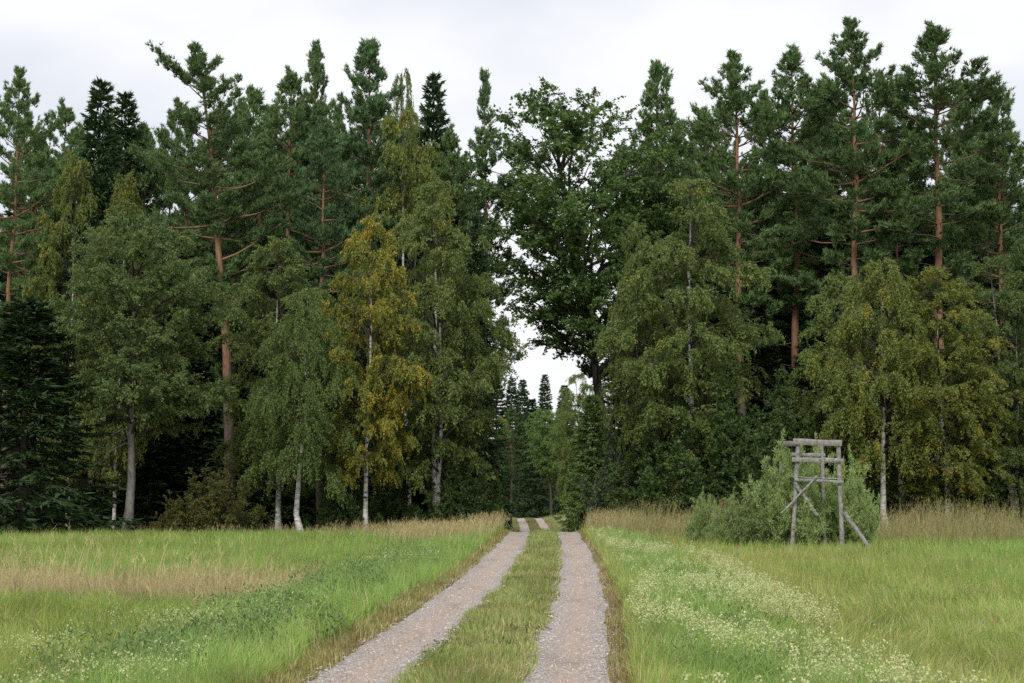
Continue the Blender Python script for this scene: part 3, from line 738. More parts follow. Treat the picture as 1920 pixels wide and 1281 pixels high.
# bare grey dead branches low on the alder
_rng = np.random.default_rng(9)
for h_, az_, L_ in ((4.0, 2.9, 1.5), (3.3, 3.4, 1.2), (4.5, 0.3, 0.9)):
    T_ = Tubes(); s_ = np.linspace(0, 1, 6)
    B_ = np.stack([0.1 + math.cos(az_) * L_ * s_, math.sin(az_) * L_ * s_, h_ + L_ * (0.15 * s_ - 0.9 * s_ ** 2)], -1)
    B_[1:] += np.cumsum(_rng.normal(0, 0.05, (5, 3)), 0)
    T_.tube(B_, 0.03 * (1 - 0.8 * s_), 5, 4.0)
    for q_ in range(7):
        i_ = _rng.integers(2, 6); d_ = _rng.normal(0, 0.28, 3) - np.array([0, 0, 0.15])
        T_.tube(np.stack([B_[i_], B_[i_] + d_ * 0.6, B_[i_] + d_ + _rng.normal(0, 0.08, 3)]), [0.012, 0.009, 0.004], 3, 8.0)
    link('dead_branch', T_.mesh('dead_branch'), M['grey_bark'], placed[0])
SKY_L, SKY_R = 'pines filling the left skyline behind the front trees', 'pines filling the right skyline behind the front trees'
_q = random.Random(3)
for px_, yt_ in ((20, 205), (120, 225), (190, 235), (250, 228), (300, 205), (395, 185), (440, 190), (500, 185), (555, 180), (625, 195), (700, 200), (770, 232), (830, 252), (870, 285)):
    place(_q.choice(['pine_a', 'pine_b', 'pine_c']), 'pine_tree', 'dark pine behind the front row, part of the even left skyline', 'tree', 'pine_needle', px_, yt_ + _q.uniform(-8, 8), _q.uniform(78, 88), 150, _q.uniform(0, 6.28), SKY_L)
for px_, yt_ in ((1215, 240), (1275, 225), (1320, 215), (1365, 190), (1450, 160), (1545, 165), (1590, 140), (1665, 135), (1710, 150), (1815, 190), (1870, 215)):
    place(_q.choice(['pine_a', 'pine_b', 'pine_c']), 'pine_tree', 'dark pine behind the front row, part of the even right skyline', 'tree', 'pine_needle', px_, yt_ + _q.uniform(-8, 8), _q.uniform(78, 88), 150, _q.uniform(0, 6.28), SKY_R)
# rust, dark and grey shrubs
SHR = 'shrubs at the foot of the forest edge'
SHRUBS = [
 ('bush_b', 'shrub', 'rust and orange shrub between alder and white birch', 'shrub', 'leaf_rust', 410, 862, 50.5, 140, 0.0, SHR),
 ('bush_b', 'shrub', 'low rusty shrub hugging the grass right of the alder trunk', 'shrub', 'leaf_rust', 330, 925, 50.5, 80, 2.0, SHR),
 ('bush_b', 'shrub', 'dark green shrub just right of the white birch trunk', 'shrub', 'leaf_dark', 640, 860, 53, 130, 1.0, SHR),
 ('bush_b', 'shrub', 'dark green shrub under the big olive birch', 'shrub', 'leaf_dark', 850, 850, 54, 150, 3.0, SHR),
 ('bush_b', 'shrub', 'olive shrub at the left road corner', 'shrub', 'leaf_alder', 890, 890, 56, 90, 5.0, SHR),
 ('bush_b', 'shrub', 'dark shrub under the yellow birch left of the road', 'shrub', 'leaf_dark', 735, 880, 55, 100, 4.0, SHR),
 ('bush_a', 'shrub', 'grey-green shrub at the right road corner', 'shrub', 'leaf_grey', 1185, 745, 57, 130, 0.0, SHR),
 ('bush_a', 'shrub', 'large dark green shrub under the big light birch', 'shrub', 'leaf_dark', 1275, 725, 54, 210, 1.0, SHR),
 ('bush_a', 'shrub', 'large round dark shrub left of the hunting stand', 'shrub', 'leaf_dark', 1370, 690, 53, 230, 2.0, SHR),
 ('bush_a', 'shrub', 'tall dark shrub directly behind the hunting stand', 'shrub', 'leaf_dark', 1470, 705, 54, 170, 3.0, SHR),
 ('bush_a', 'shrub', 'olive shrub under the weeping birch right of the stand', 'shrub', 'leaf_alder', 1575, 720, 55, 170, 4.0, SHR),
 ('bush_b', 'shrub', 'yellowish shrub under the broad yellow birch', 'shrub', 'leaf_mixed', 1760, 830, 54, 150, 5.0, SHR),
 ('bush_a', 'shrub', 'dark shrub at the right picture edge', 'shrub', 'leaf_dark', 1875, 690, 56, 190, 0.5, SHR),
]
for t in SHRUBS: place(*t)
WIL = 'grey-green willows round the hunting stand'
for t in [
 ('willow', 'willow_bush', 'tall grey-green willow bush growing at the left post of the stand', 'willow', 'leaf_willow', 1476, 832, 38.95, 110, 0.0, WIL),
 ('willow', 'willow_bush', 'grey-green willow bush growing up between the two front posts', 'willow', 'leaf_willow', 1535, 836, 39.8, 90, 1.0, WIL),
 ('willow', 'willow_bush', 'grey-green willow bush right of the stand', 'willow', 'leaf_willow', 1594, 858, 39.6, 85, 2.0, WIL),
 ('willow', 'willow_bush', 'lower willow bush left of the stand beside the tall one', 'willow', 'leaf_willow', 1432, 888, 39.2, 82, 3.0, WIL),
 ('willow', 'willow_bush', 'low spreading willow in the dry grass, second from left', 'willow', 'leaf_willow', 1376, 926, 39.2, 62, 4.0, WIL),
 ('willow', 'willow_bush', 'lone small willow sprig, leftmost in the dry grass', 'willow', 'leaf_willow', 1320, 925, 40.5, 50, 5.0, WIL),
]: place(*t)

# far trees closing the road
FAR = 'far trees where the road bends away'
rr = random.Random(5)
for t in [
 ('spruce_b', 'spruce_tree', 'far pointed spruce at the left end of the road gap', 'tree', 'spruce_needle', 960, 708, 168, 44, 0.0, FAR),
 ('spruce_b', 'spruce_tree', 'far spruce second from the left in the road gap', 'tree', 'spruce_needle', 980, 712, 175, 46, 1.0, FAR),
 ('spruce_b', 'spruce_tree', 'highest far spruce spire in the middle of the road gap', 'tree', 'spruce_needle', 1022, 702, 185, 40, 2.0, FAR),
 ('spruce_a', 'spruce_tree', 'far broad spruce low in the road gap', 'tree', 'spruce_needle', 1000, 748, 165, 60, 3.0, FAR),
 ('spruce_b', 'spruce_tree', 'far spruce right of the highest spire', 'tree', 'spruce_needle', 1060, 722, 175, 50, 4.0, FAR),
 ('aspen', 'aspen_tree', 'far fresh green tree closing the road gap', 'tree', 'leaf_fresh', 1034, 764, 142, 66, 0.0, FAR, 0.0, (0, 0), 'dark_bark'),
 ('birch_a', 'birch_tree', 'far yellowish tree right of the fresh green tree', 'tree', 'leaf_olive', 1068, 742, 145, 74, 2.0, FAR),
 ('pine_a', 'pine_tree', 'far pine with a thin orange trunk on the left of the road gap', 'tree', 'pine_needle', 958, 760, 118, 62, 3.0, FAR),
 ('spruce_a', 'spruce_tree', 'far dark spruce left behind the road gap', 'tree', 'spruce_needle', 932, 700, 135, 70, 3.5, FAR),
 ('birch_c', 'birch_tree', 'olive birch behind the young spruces right of the road', 'tree', 'leaf_olive', 1095, 700, 112, 95, 1.5, FAR),
 ('spruce_a', 'spruce_tree', 'dark spruce behind the aspen trunk', 'tree', 'spruce_needle', 1200, 560, 88, 120, 1.5, FAR),
]: place(*t)
for i, px in enumerate((940, 962, 978, 992, 1006, 1020, 1036, 1052, 1075)):
    place(('spruce_a', 'spruce_b')[i % 2], 'spruce_tree', 'dark far spruce in the black depth at the end of the road', 'tree', 'spruce_needle', px, 800 + rr.uniform(-25, 20), 190 + rr.uniform(-8, 8), 55, rr.uniform(0, 6), 'far spruces in the black depth of the road')

# dark wood behind the front trees: single trees that nothing tells apart
DEEP = 'dark trees deep in the wood'
for side in (-1, 1):
    for row, (d, y0, y1) in enumerate(((66, 560, 760), (72, 330, 520), (84, 330, 470), (98, 340, 450))):
        lo, hi = (-60, 850) if side < 0 else (1205, 1980)
        step = (62, 80, 72, 62)[row]
        px = lo + rr.uniform(0, step)
        while px < hi:
            v = rr.choice(['spruce_a', 'spruce_a', 'spruce_b'])
            dd = d + rr.uniform(-3, 3)
            place(v, 'spruce_tree', 'dark spruce deep in the wood behind the left front trees' if side < 0 else 'dark spruce deep in the wood behind the right front trees',
                  'tree', 'spruce_needle', px, rr.uniform(y0, y1), dd, rr.uniform(130, 175) * 66 / dd * (1.1 if row else 0.85), rr.uniform(0, 6.28), DEEP + (' on the left' if side < 0 else ' on the right'))
            px += step * rr.uniform(0.75, 1.25)

# ------------------------------------------------------------------ hunting stand
m, nt_, out = new_mat('weathered_wood')
tc = N(nt_, 'ShaderNodeTexCoord'); mp = N(nt_, 'ShaderNodeMapping')
mp.inputs['Scale'].default_value = (14, 14, 1.6)
nt_.links.new(tc.outputs['Generated'], mp.inputs['Vector'])
n1 = N(nt_, 'ShaderNodeTexNoise', Scale=11.0, Detail=8.0, Roughness=0.75)
n2 = N(nt_, 'ShaderNodeTexNoise', Scale=6.0, Detail=4.0, Roughness=0.7)
nt_.links.new(tc.outputs['Object'], n2.inputs['Vector']); nt_.links.new(tc.outputs['Object'], n1.inputs['Vector'])
c1 = ramp(nt_, n1.outputs['Fac'], [(0.32, (0.075, 0.07, 0.065)), (0.48, (0.25, 0.245, 0.23)), (0.68, (0.43, 0.425, 0.405))])
lich = ramp(nt_, n2.outputs['Fac'], [(0.56, 0.0), (0.66, 1.0)])
c1 = mixrgb(nt_, lich, c1, (0.16, 0.17, 0.12))
p = N(nt_, 'ShaderNodeBsdfPrincipled', Roughness=0.9); p.inputs['Specular IOR Level'].default_value = 0.2
bp = N(nt_, 'ShaderNodeBump', Strength=0.7, Distance=0.02)
nt_.links.new(n1.outputs['Fac'], bp.inputs['Height']); nt_.links.new(bp.outputs[0], p.inputs['Normal'])
nt_.links.new(c1, p.inputs['Base Color']); nt_.links.new(p.outputs[0], out.inputs['Surface'])
M['wood'] = m
m2, nt2, out2 = new_mat('red_weathered_board')
tc = N(nt2, 'ShaderNodeTexCoord'); n1 = N(nt2, 'ShaderNodeTexNoise', Scale=9.0, Detail=5.0, Roughness=0.7)
nt2.links.new(tc.outputs['Object'], n1.inputs['Vector'])
c1 = ramp(nt2, n1.outputs['Fac'], [(0.38, (0.32, 0.31, 0.285)), (0.54, (0.22, 0.20, 0.18)), (0.70, (0.20, 0.125, 0.105))])
p = N(nt2, 'ShaderNodeBsdfPrincipled', Roughness=0.9)
nt2.links.new(c1, p.inputs['Base Color']); nt2.links.new(p.outputs[0], out2.inputs['Surface'])
M['board'] = m2

import bmesh
def beam(name, a, b, w, h, parent, mat, seed=0, roundish=False):
    """worn timber from a to b with slightly uneven section"""
    rng = np.random.default_rng(seed)
    a = np.array(a, float); b = np.array(b, float)
    t = norm(b - a); ref = np.array([0, 1.0, 0]) if abs(t[1]) < 0.9 else np.array([1.0, 0, 0])
    u = norm(np.cross(t, ref)); v = np.cross(u, t)
    k = 7
    ns = 8
    V = []
    for i in range(k):
        c = a + (b - a) * i / (k - 1) + (rng.normal(0, 0.006, 3) if 0 < i < k - 1 else 0)
        f = 1 + rng.normal(0, 0.04)
        for j in range(ns):
            an = j * 2 * math.pi / ns + math.pi / ns
            cu, cv = math.cos(an), math.sin(an)
            e = 1.0 if roundish else 1 / max(abs(cu), abs(cv)) * (0.93 if True else 1)
            V.append(c + u * cu * e * w * 0.5 * f + v * cv * e * h * 0.5 * f)
    F = [(i * ns + j, i * ns + (j + 1) % ns, (i + 1) * ns + (j + 1) % ns, (i + 1) * ns + j) for i in range(k - 1) for j in range(ns)]
    me = bpy.data.meshes.new(name)
    me.from_pydata([tuple(x) for x in V], [], F + [tuple(reversed(range(ns))), tuple(range((k - 1) * ns, k * ns))])
    me.update()
    return link(name, me, M[mat], parent)

SD = 38.0
sp = lambda px, py, dd=0.0: np.array(pix(px, py, SD + dd))
origin = np.array([sp(1530, 1020)[0], SD, 0.0]); origin[2] = ground_z(origin[0], origin[1])
stand = bpy.data.objects.new('hunting_stand', None); col.objects.link(stand); stand.location = origin
tag(stand, 'weathered grey wooden hunting stand at the right field edge with willows grown through it', 'hunting stand')
def sb(name, p, q, w, h, mat='wood', seed=0, rnd=False): return beam(name, np.array(p) - origin, np.array(q) - origin, w, h, stand, mat, seed, rnd)
def foot(p): p = np.array(p); p[2] = ground_z(p[0], p[1]) - 0.12; return p
bk = np.array([-0.20, 1.15, 0.0])
fl0, fl1 = foot(sp(1484, 1020)), sp(1497, 828)
fr0, fr1 = foot(sp(1579, 1020)), sp(1572, 829)
sb('post', fl0, fl1, 0.115, 0.10, seed=1)
sb('post', fr0, fr1, 0.115, 0.10, seed=2)
sb('post', foot(fl0 + bk), fl1 + bk + np.array([0, 0, 0.03]), 0.10, 0.09, seed=3)
sb('post', foot(fr0 + bk), fr1 + bk, 0.10, 0.09, seed=4)
fy = np.array([0, -0.085, 0])
sb('top_rail', sp(1486, 828) + fy, sp(1577, 831) + fy, 0.17, 0.045, 'board', 5)
sb('middle_rail', sp(1484, 862) + fy, sp(1579, 864) + fy, 0.125, 0.045, 'wood', 6)
sb('seat_rail', sp(1488, 899.5) + fy, sp(1580, 904) + fy, 0.085, 0.05, 'wood', 7)
sb('side_rail', fl1 + np.array([-0.085, -0.05, -0.06]), fl1 + bk + np.array([-0.08, 0.12, -0.02]), 0.15, 0.045, 'board', 8)
sb('back_rail', sp(1508, 850) + bk, sp(1579, 852) + bk, 0.10, 0.04, 'wood', 12)
for i in range(3):
    o_ = bk * (0.06 + 0.20 * i) * np.array([0.2, 1, 1])
    sb('seat_plank', sp(1487, 894.5) + o_, sp(1581, 898.5) + o_, 0.035, 0.17, 'wood', 20 + i)
sb('brace', sp(1489, 905) + 1.35 * fy, sp(1532, 966) + np.array([0, -0.02, 0]), 0.085, 0.035, 'wood', 13)
sb('brace', sp(1529, 893) + 1.9 * fy, sp(1464, 962) + np.array([0, -0.12, 0]), 0.05, 0.04, 'wood', 14)
pr = foot(sp(1636, 1020)); pr[1] -= 0.2
sb('prop', sp(1579, 960) + np.array([0.03, -0.09, 0]), pr, 0.10, 0.05, 'wood', 15)

# ------------------------------------------------------------------ grass, weeds, flowers, pebbles
m, nt_, out = new_mat('grass_blade')
at = N(nt_, 'ShaderNodeAttribute', _attribute_name='tint')
thin_surface(nt_, out, at.outputs['Color'], 0.35, 0.6, 0.25)
M['grass'] = m

GR = np.random.default_rng(77)
def blade_mesh(P, h, w, colr, lean, seg2, rng, az=None):
    """P (n,3) feet, h heights, w widths, lean: horizontal reach / height"""
    n = len(P)
    if az is None: az = rng.uniform(0, 6.283, n)
    d = np.stack([np.cos(az), np.sin(az), 0 * az], -1)
    fa = rng.uniform(0, 6.283, n)
    s = np.stack([np.cos(fa), np.sin(fa), 0 * fa], -1) * (w * 0.5)[:, None]
    tip = P + d * (lean * h)[:, None] + np.array([0, 0, 1.0]) * (h * np.sqrt(np.maximum(0.1, 1 - 0.5 * lean ** 2)))[:, None]
    c4 = np.concatenate([colr, np.ones((n, 1))], 1)
    if seg2:
        mid = P + d * (lean * h * 0.28)[:, None] + np.array([0, 0, 1.0]) * (h * 0.58)[:, None]
        V = np.stack([P - s, P + s, mid + s * 0.8, mid - s * 0.8, tip], 1).reshape(-1, 3)
        b = np.arange(n)[:, None] * 5
        return V, b + np.array([0, 1, 2, 3]), b + np.array([3, 2, 4]), np.repeat(c4, 5, 0)
    V = np.stack([P - s, P + s, tip], 1).reshape(-1, 3)
    return V, np.zeros((0, 4), int), np.arange(n)[:, None] * 3 + np.array([0, 1, 2]), np.repeat(c4, 3, 0)

class Blades:
    def __init__(self): self.V = []; self.F4 = []; self.F3 = []; self.C = []; self.n = 0
    def add(self, V, F4, F3, C):
        self.V.append(V); self.F4.append(F4 + self.n); self.F3.append(F3 + self.n); self.C.append(C); self.n += len(V)
    def build(self, name, label, cat=None):
        F4 = np.concatenate(self.F4); F3 = np.concatenate(self.F3)
        me = make_mesh(name, np.concatenate(self.V), F4 if len(F4) else None, F3 if len(F3) else None, attrs={'tint': ('FLOAT_COLOR', np.concatenate(self.C))})
        return tag(link(name, me, M['grass']), label, cat, kind='stuff')

def scatter(n, y0, y1, pad=1.5):
    """even over the part of the meadow in view"""
    y = GR.uniform(y0, y1, n * 2)
    half = 0.372 * y + pad
    keep = GR.uniform(0, 1, len(y)) < half / (0.372 * y1 + pad)
    y = y[keep][:n]; half = half[keep][:n]
    return GR.uniform(-1, 1, len(y)) * half, y

def edge_l(x): return 49.5 + 1.0 * np.sin(x * 0.35) + 0.8 * np.sin(x * 0.9 + 1)          # where the left field meets the wood
def edge_r(x): return 41.5 + 6.5 * np.clip((7.5 - x) / 5.5, 0, 1) + 0.7 * np.sin(x * 0.7)  # where the dry grass begins on the right

def lerp(a, b, t): return np.asarray(a) * (1 - t[:, None]) + np.asarray(b) * t[:, None]
C_OLIVE, C_GREEN, C_LUSH = (0.345, 0.430, 0.105), (0.265, 0.425, 0.095), (0.335, 0.475, 0.135)
C_STRAW, C_BROWN, C_DARK = (0.60, 0.51, 0.28), (0.43, 0.35, 0.18), (0.085, 0.13, 0.035)

def grass_zone(x, y):
    """height, colour, straw share for a blade at x, y"""
    u = x - road_x(y); a = np.abs(u)
    n1 = fbm(x * 0.35, y * 0.22, 41); n2 = fbm(x * 1.6, y * 1.2, 42); n3 = fbm(x * 0.12, y * 0.1, 43)
    rnd = GR.uniform(0, 1, len(x))
    # right field: olive near the verge, greener to the right; left field: green
    right = u > 0
    g = np.where(right, np.clip((u - 4) / 9 + (n1 - 0.5) * 1.6, 0, 1), np.clip(0.7 + (n1 - 0.5) * 1.8, 0, 1))
    c = lerp(C_OLIVE, C_GREEN, g)
    h = 0.20 + 0.10 * n2 + 0.05 * n1
    straw = np.where(right, 0.16, 0.08) * (1.4 - g)
    # near left field is a little yellower
    nearl = (~right) & (y < 19)
    c = np.where(nearl[:, None], lerp(C_OLIVE, C_GREEN, np.clip(0.35 + (n1 - 0.5) * 1.6, 0, 1)), c)
    # ditch of brown grass across the left field
    yc = ditch_y(u) + 2.0 * (n3 - 0.5)
    dk = np.exp(-np.abs((y - yc) / 2.1) ** 3.0) * np.clip((-u - 3.0) / 1.2, 0, 1)
    brown = lerp(C_BROWN, C_STRAW, np.clip(n2 * 1.3 - 0.1, 0, 1))
    mixd = (rnd < dk * 0.92)
    c = np.where(mixd[:, None], brown, c); h = np.where(mixd, 0.30 + 0.28 * n2, h)
    # verges
    vr = np.clip(1 - np.abs(a - 2.35) / 1.0, 0, 1) ** 0.5 * (y < 47)
    lush = lerp(C_GREEN, C_LUSH, np.clip(n2 * 1.5 - 0.2, 0, 1))
    m_ = rnd < vr * 1.15
    c = np.where(m_[:, None], lush, c); h = np.where(m_, 0.16 + 0.24 * n2 * vr + 0.05, h); straw = np.where(m_, 0.05, straw)
    # edge of the tracks: short, brownish thatch
    ed = (a > 1.0) & (a < np.where(u > 0, 1.36, 1.5) + 0.2 * (n1 - 0.5))
    c = np.where(ed[:, None], lerp((0.29, 0.285, 0.085), (0.30, 0.22, 0.11), np.clip(n2 * 1.6 - 0.4 - (a - 1.15) * 2.5 + 0.35 * right, 0, 1)), c)
    h = np.where(ed, 0.05 + 0.22 * np.clip(a - 1.1, 0, 1) + 0.04 * n2, h); straw = np.where(ed, 0.25, straw)
    # strip between the tracks
    ce = a < 0.75
    c = np.where(ce[:, None], lerp((0.345, 0.37, 0.12), (0.27, 0.39, 0.10), np.clip(n2 * 1.8 - 0.45, 0, 1)), c)
    h = np.where(ce, 0.055 + 0.10 * n2 * np.clip(1.1 - a * 1.5, 0.1, 1), h); straw = np.where(ce, 0.2, straw)
    st = GR.uniform(0, 1, len(x)) < straw
    c = np.where(st[:, None], lerp(C_STRAW, C_BROWN, GR.uniform(0, 1, len(x)) * 0.6), c)
    c = c * GR.uniform(0.72, 1.22, (len(x), 1)) * (0.72 + 0.56 * fbm(x * 2.3, y * 1.9, 44))[:, None]
    h = h * (0.45 + 1.1 * fbm(x * 2.6, y * 2.6, 45))
    h = np.where(on_track(x, y, 0.02), 0.035, h)
    return h, c

meadow = Blades()
for n, y0, y1, wd, seg2 in ((105000, 7.5, 13.5, 0.0055, True), (95000, 13.5, 21, 0.0085, True), (105000, 21, 32, 0.0125, False), (105000, 32, 53, 0.018, False)):
    x, y = scatter(n, y0, y1)
    u = x - road_x(y)
    k = ~on_track(x, y, 0.02) | (GR.uniform(0, 1, len(x)) < 0.012)
    k &= np.where(u < 0, y < edge_l(x) + 1.5, y < edge_r(x) + 2.5) | (np.abs(u) < 3)
    x, y = x[k], y[k]
    h, c = grass_zone(x, y)
    h = h * GR.uniform(0.6, 1.25, len(x))
    P = np.stack([x, y, ground_z(x, y)], -1)
    meadow.add(*blade_mesh(P, h, wd * GR.uniform(0.7, 1.4, len(x)), c, np.abs(GR.normal(0.42, 0.3, len(x))), seg2, GR, az=9.0 * vnoise(x * 0.9, y * 0.9, 46) + GR.normal(0, 0.9, len(x))))
# short grass strip beyond the crest and round the far bend
x = GR.uniform(-6, 9, 30000); y = GR.uniform(52, 138, 30000)
k = ~on_track(x, y); x, y = x[k], y[k]
u = np.abs(x - road_x(y))
c = np.where((u < 0.8)[:, None], np.array((0.33, 0.32, 0.10)), lerp(C_STRAW, C_GREEN, GR.uniform(0, 1, len(x)))) * GR.uniform(0.7, 1.2, (len(x), 1))
meadow.add(*blade_mesh(np.stack([x, y, ground_z(x, y)], -1), np.where(u < 1.0, 0.09, np.clip(0.12 + (u - 1.2) * 0.3, 0.1, 0.7)) * GR.uniform(0.6, 1.2, len(x)), GR.uniform(0.015, 0.04, len(x)), c, np.abs(GR.normal(0.2, 0.2, len(x))), False, GR))
meadow.build('meadow_grass', 'short olive and green meadow grass on both fields and between the wheel tracks')

# tall dry grass with panicles --------------------------------------------------
def dry_stalks(B, x, y, h, colr, w, heads=4, lean=0.22):
    n = len(x)
    P = np.stack([x, y, ground_z(x, y)], -1)
    az = GR.normal(0.3, 1.2, n); ln = np.abs(GR.normal(lean, 0.15, n))
    B.add(*blade_mesh(P, h, w, colr, ln, True, GR, az))
    if heads:
        d = np.stack([np.cos(az), np.sin(az), 0 * az], -1)
        tip = P + d * (ln * h)[:, None] + np.array([0, 0, 1.0]) * (h * np.sqrt(np.maximum(0.1, 1 - 0.5 * ln ** 2)))[:, None]
        for q in range(heads):
            c = np.clip(colr * GR.uniform(0.8, 1.25, (n, 1)) * np.array([1.0, 0.96, 0.88]), 0, 1)
            b = tip - np.array([0, 0, 1.0]) * (h * GR.uniform(0.0, 0.2, n))[:, None] - d * (0.03 * GR.uniform(0, 1, n))[:, None]
            B.add(*blade_mesh(b, 0.07 + 0.05 * GR.uniform(0, 1, n), w * 0.85, c, GR.uniform(0.2, 1.1, n), False, GR))

dry = Blades()
# right field edge
x = GR.uniform(2.4, 22, 26000); y = edge_r(x) + GR.uniform(0, 1, 26000) ** 1.3 * (6.0 + 0 * x)
k = (x - road_x(y) > 2.2) & (y < 56); x, y = x[k], y[k]
nn = fbm(x * 0.9, y * 0.9, 51)
k = GR.uniform(0, 1, len(x)) < 1.9 * nn - 0.35; x, y, nn = x[k], y[k], nn[k]
c = lerp(lerp(C_STRAW, C_BROWN, np.clip(nn * 1.6 - 0.3, 0, 1)), (0.27, 0.31, 0.11), np.clip(GR.normal(0.38, 0.4, len(x)), 0, 1)) * GR.uniform(0.7, 1.15, (len(x), 1))
dry_stalks(dry, x, y, np.clip(0.30 + 0.10 * (y - edge_r(x)) + 0.75 * (nn - 0.1), 0.15, 1.2) * GR.uniform(0.35, 1.25, len(x)), c, 0.011 * GR.uniform(0.7, 1.3, len(x)), 2)
# brown grass along the left wood, and clumps either side of the crest
x = GR.uniform(-21, 0.3, 16000); y = edge_l(x) - 0.6 + GR.uniform(0, 1, 16000) ** 1.2 * 4
k = (x - road_x(y) < -1.9); x, y = x[k], y[k]; nn = fbm(x * 0.8, y * 0.8, 52)
k = GR.uniform(0, 1, len(x)) < (1.9 * nn - 0.5) * np.clip(0.45 + (x + 9) / 8, 0.4, 1); x, y, nn = x[k], y[k], nn[k]
c = lerp(C_BROWN, C_STRAW, np.clip(nn * 1.5 - 0.3, 0, 1)) * GR.uniform(0.6, 1.15, (len(x), 1))
dry_stalks(dry, x, y, (0.62 * nn ** 1.2 + 0.12 * np.clip((x + 6) / 5, 0, 1)) * GR.uniform(0.35, 1.3, len(x)), c, 0.015 * GR.uniform(0.7, 1.3, len(x)), 2)
for cx, cy_, rad_, n, hh in ((3.6, 52.0, 1.3, 1900, 0.85), (-0.9, 52.5, 1.1, 1500, 0.75), (5.2, 51.5, 1.6, 1500, 0.75), (-2.6, 52.5, 1.6, 1400, 0.6), (-2.2, 43.5, 1.4, 2200, 0.55), (3.4, 55.5, 0.7, 900, 0.7), (4.4, 62, 1.4, 1400, 1.0), (3.9, 80, 1.5, 1200, 1.0), (-0.8, 82, 1.2, 900, 0.8)):
    x = GR.normal(cx, rad_ * 0.6, n); y = GR.normal(cy_, rad_, n)
    k = np.abs(x - road_x(y)) > 1.5; x, y = x[k], y[k]
    c = lerp(C_STRAW, (0.24, 0.24, 0.085), np.clip(GR.normal(0.25, 0.3, len(x)), 0, 1)) * GR.uniform(0.75, 1.2, (len(x), 1))
    dry_stalks(dry, x, y, hh * GR.uniform(0.45, 1.1, len(x)), c, 0.014 * GR.uniform(0.7, 1.3, len(x)), 2)
# ditch stalks
x, y = scatter(17000, 18, 29)
u = x - road_x(y); nn = fbm(x * 0.7, y * 0.7, 53)
k = (u < -3.3) & (GR.uniform(0, 1, len(x)) < np.exp(-np.abs((y - ditch_y(u)) / 2.1) ** 3) * (0.25 + 1.1 * nn)); x, y, nn = x[k], y[k], nn[k]
c = lerp(C_BROWN, C_STRAW, np.clip(nn * 1.6 - 0.3, 0, 1)) * GR.uniform(0.7, 1.25, (len(x), 1))
dry_stalks(dry, x, y, (0.32 + 0.35 * nn) * GR.uniform(0.6, 1.3, len(x)), c, 0.0085 * GR.uniform(0.7, 1.3, len(x)), 3)
x = GR.uniform(-9.5, -4.2, 130); y = ditch_y(x) + GR.uniform(-1.5, 2, 130)
dry_stalks(dry, x, y, GR.uniform(0.7, 1.15, 130), np.tile(C_STRAW, (130, 1)) * GR.uniform(0.9, 1.3, (130, 1)), np.full(130, 0.009), 6, 0.3)
for n_, y0_, y1_, w_ in ((1500, 8, 16, 0.0045), (1400, 16, 28, 0.007), (1200, 28, 45, 0.010)):
    x, y = scatter(n_, y0_, y1_)
    k = (np.abs(x - road_x(y)) > 2.6) & (y < 47) & (fbm(x * 0.5, y * 0.4, 55) > 0.46); x, y = x[k], y[k]
    c = lerp(C_STRAW, (0.42, 0.40, 0.15), GR.uniform(0, 1, len(x))) * GR.uniform(0.7, 1.1, (len(x), 1))
    dry_stalks(dry, x, y, GR.uniform(0.22, 0.48, len(x)), c, w_ * GR.uniform(0.7, 1.2, len(x)), 2)
dry.build('dry_grass', 'tall straw-coloured and brown dry grass with seed heads along ditch and wood')

# weeds: leafy clumps on the verges ------------------------------------------------
weeds = Blades()
def leafy(x0, y0, n, rx, ry, hh, c0, c1, ll, lw):
    x = GR.normal(x0, rx, n); y = GR.normal(y0, ry, n)
    k = np.abs(x - road_x(y)) > 1.45; x, y = x[k], y[k]; n = len(x)
    dens = np.exp(-((x - x0) / (rx * 1.6)) ** 2 - ((y - y0) / (ry * 1.6)) ** 2)
    z = ground_z(x, y) + hh * dens * GR.uniform(0.25, 1.0, n)
    c = lerp(c0, c1, GR.uniform(0, 1, n)) * GR.uniform(0.7, 1.2, (n, 1))
    A = GR.normal(0, 0.7, (n, 3)) + np.array([0, 0, 0.45])
    V, F_ = leaf_arrays(np.stack([x, y, z], -1), A, GR.normal(0, 0.6, (n, 3)) + np.array([0, 0, 0.7]), ll * GR.uniform(0.6, 1.3, n), lw * GR.uniform(0.6, 1.3, n), 0.1)
    weeds.add(V, F_, np.zeros((0, 3), int), np.repeat(np.concatenate([c, np.ones((n, 1))], 1), 4, 0))
g0, g1, gd = (0.15, 0.235, 0.07), (0.25, 0.36, 0.13), (0.07, 0.11, 0.04)
for i in range(46):                                                # left verge
    yy = 10.5 + 22 * (i / 46) + GR.uniform(-0.6, 0.6)
    leafy(float(road_x(yy)) - GR.uniform(2.1, 3.6), yy, int(620 - 8 * i), 0.34, 0.45, GR.uniform(0.3, 0.62), g0, g1, 0.075, 0.02)
for i in range(46):                                                # right verge
    yy = 9.5 + 34 * (i / 46) ** 1.15 + GR.uniform(-0.6, 0.6)
    leafy(float(road_x(yy)) + GR.uniform(1.8, 3.1), yy, int(520 - 6 * i), 0.32, 0.45, GR.uniform(0.22, 0.42), g0, g1, 0.07, 0.016)
for i in range(90):                                                # broad-leaved plants scattered over the fields
    yy = 9 + 26 * GR.uniform(0, 1) ** 1.3; xx = GR.uniform(-1, 1) * 0.37 * yy
    if abs(xx - float(road_x(yy))) > 3.2: leafy(xx, yy, 70, 0.16, 0.2, GR.uniform(0.12, 0.3), (0.13, 0.21, 0.07), (0.27, 0.36, 0.12), 0.07, 0.028)
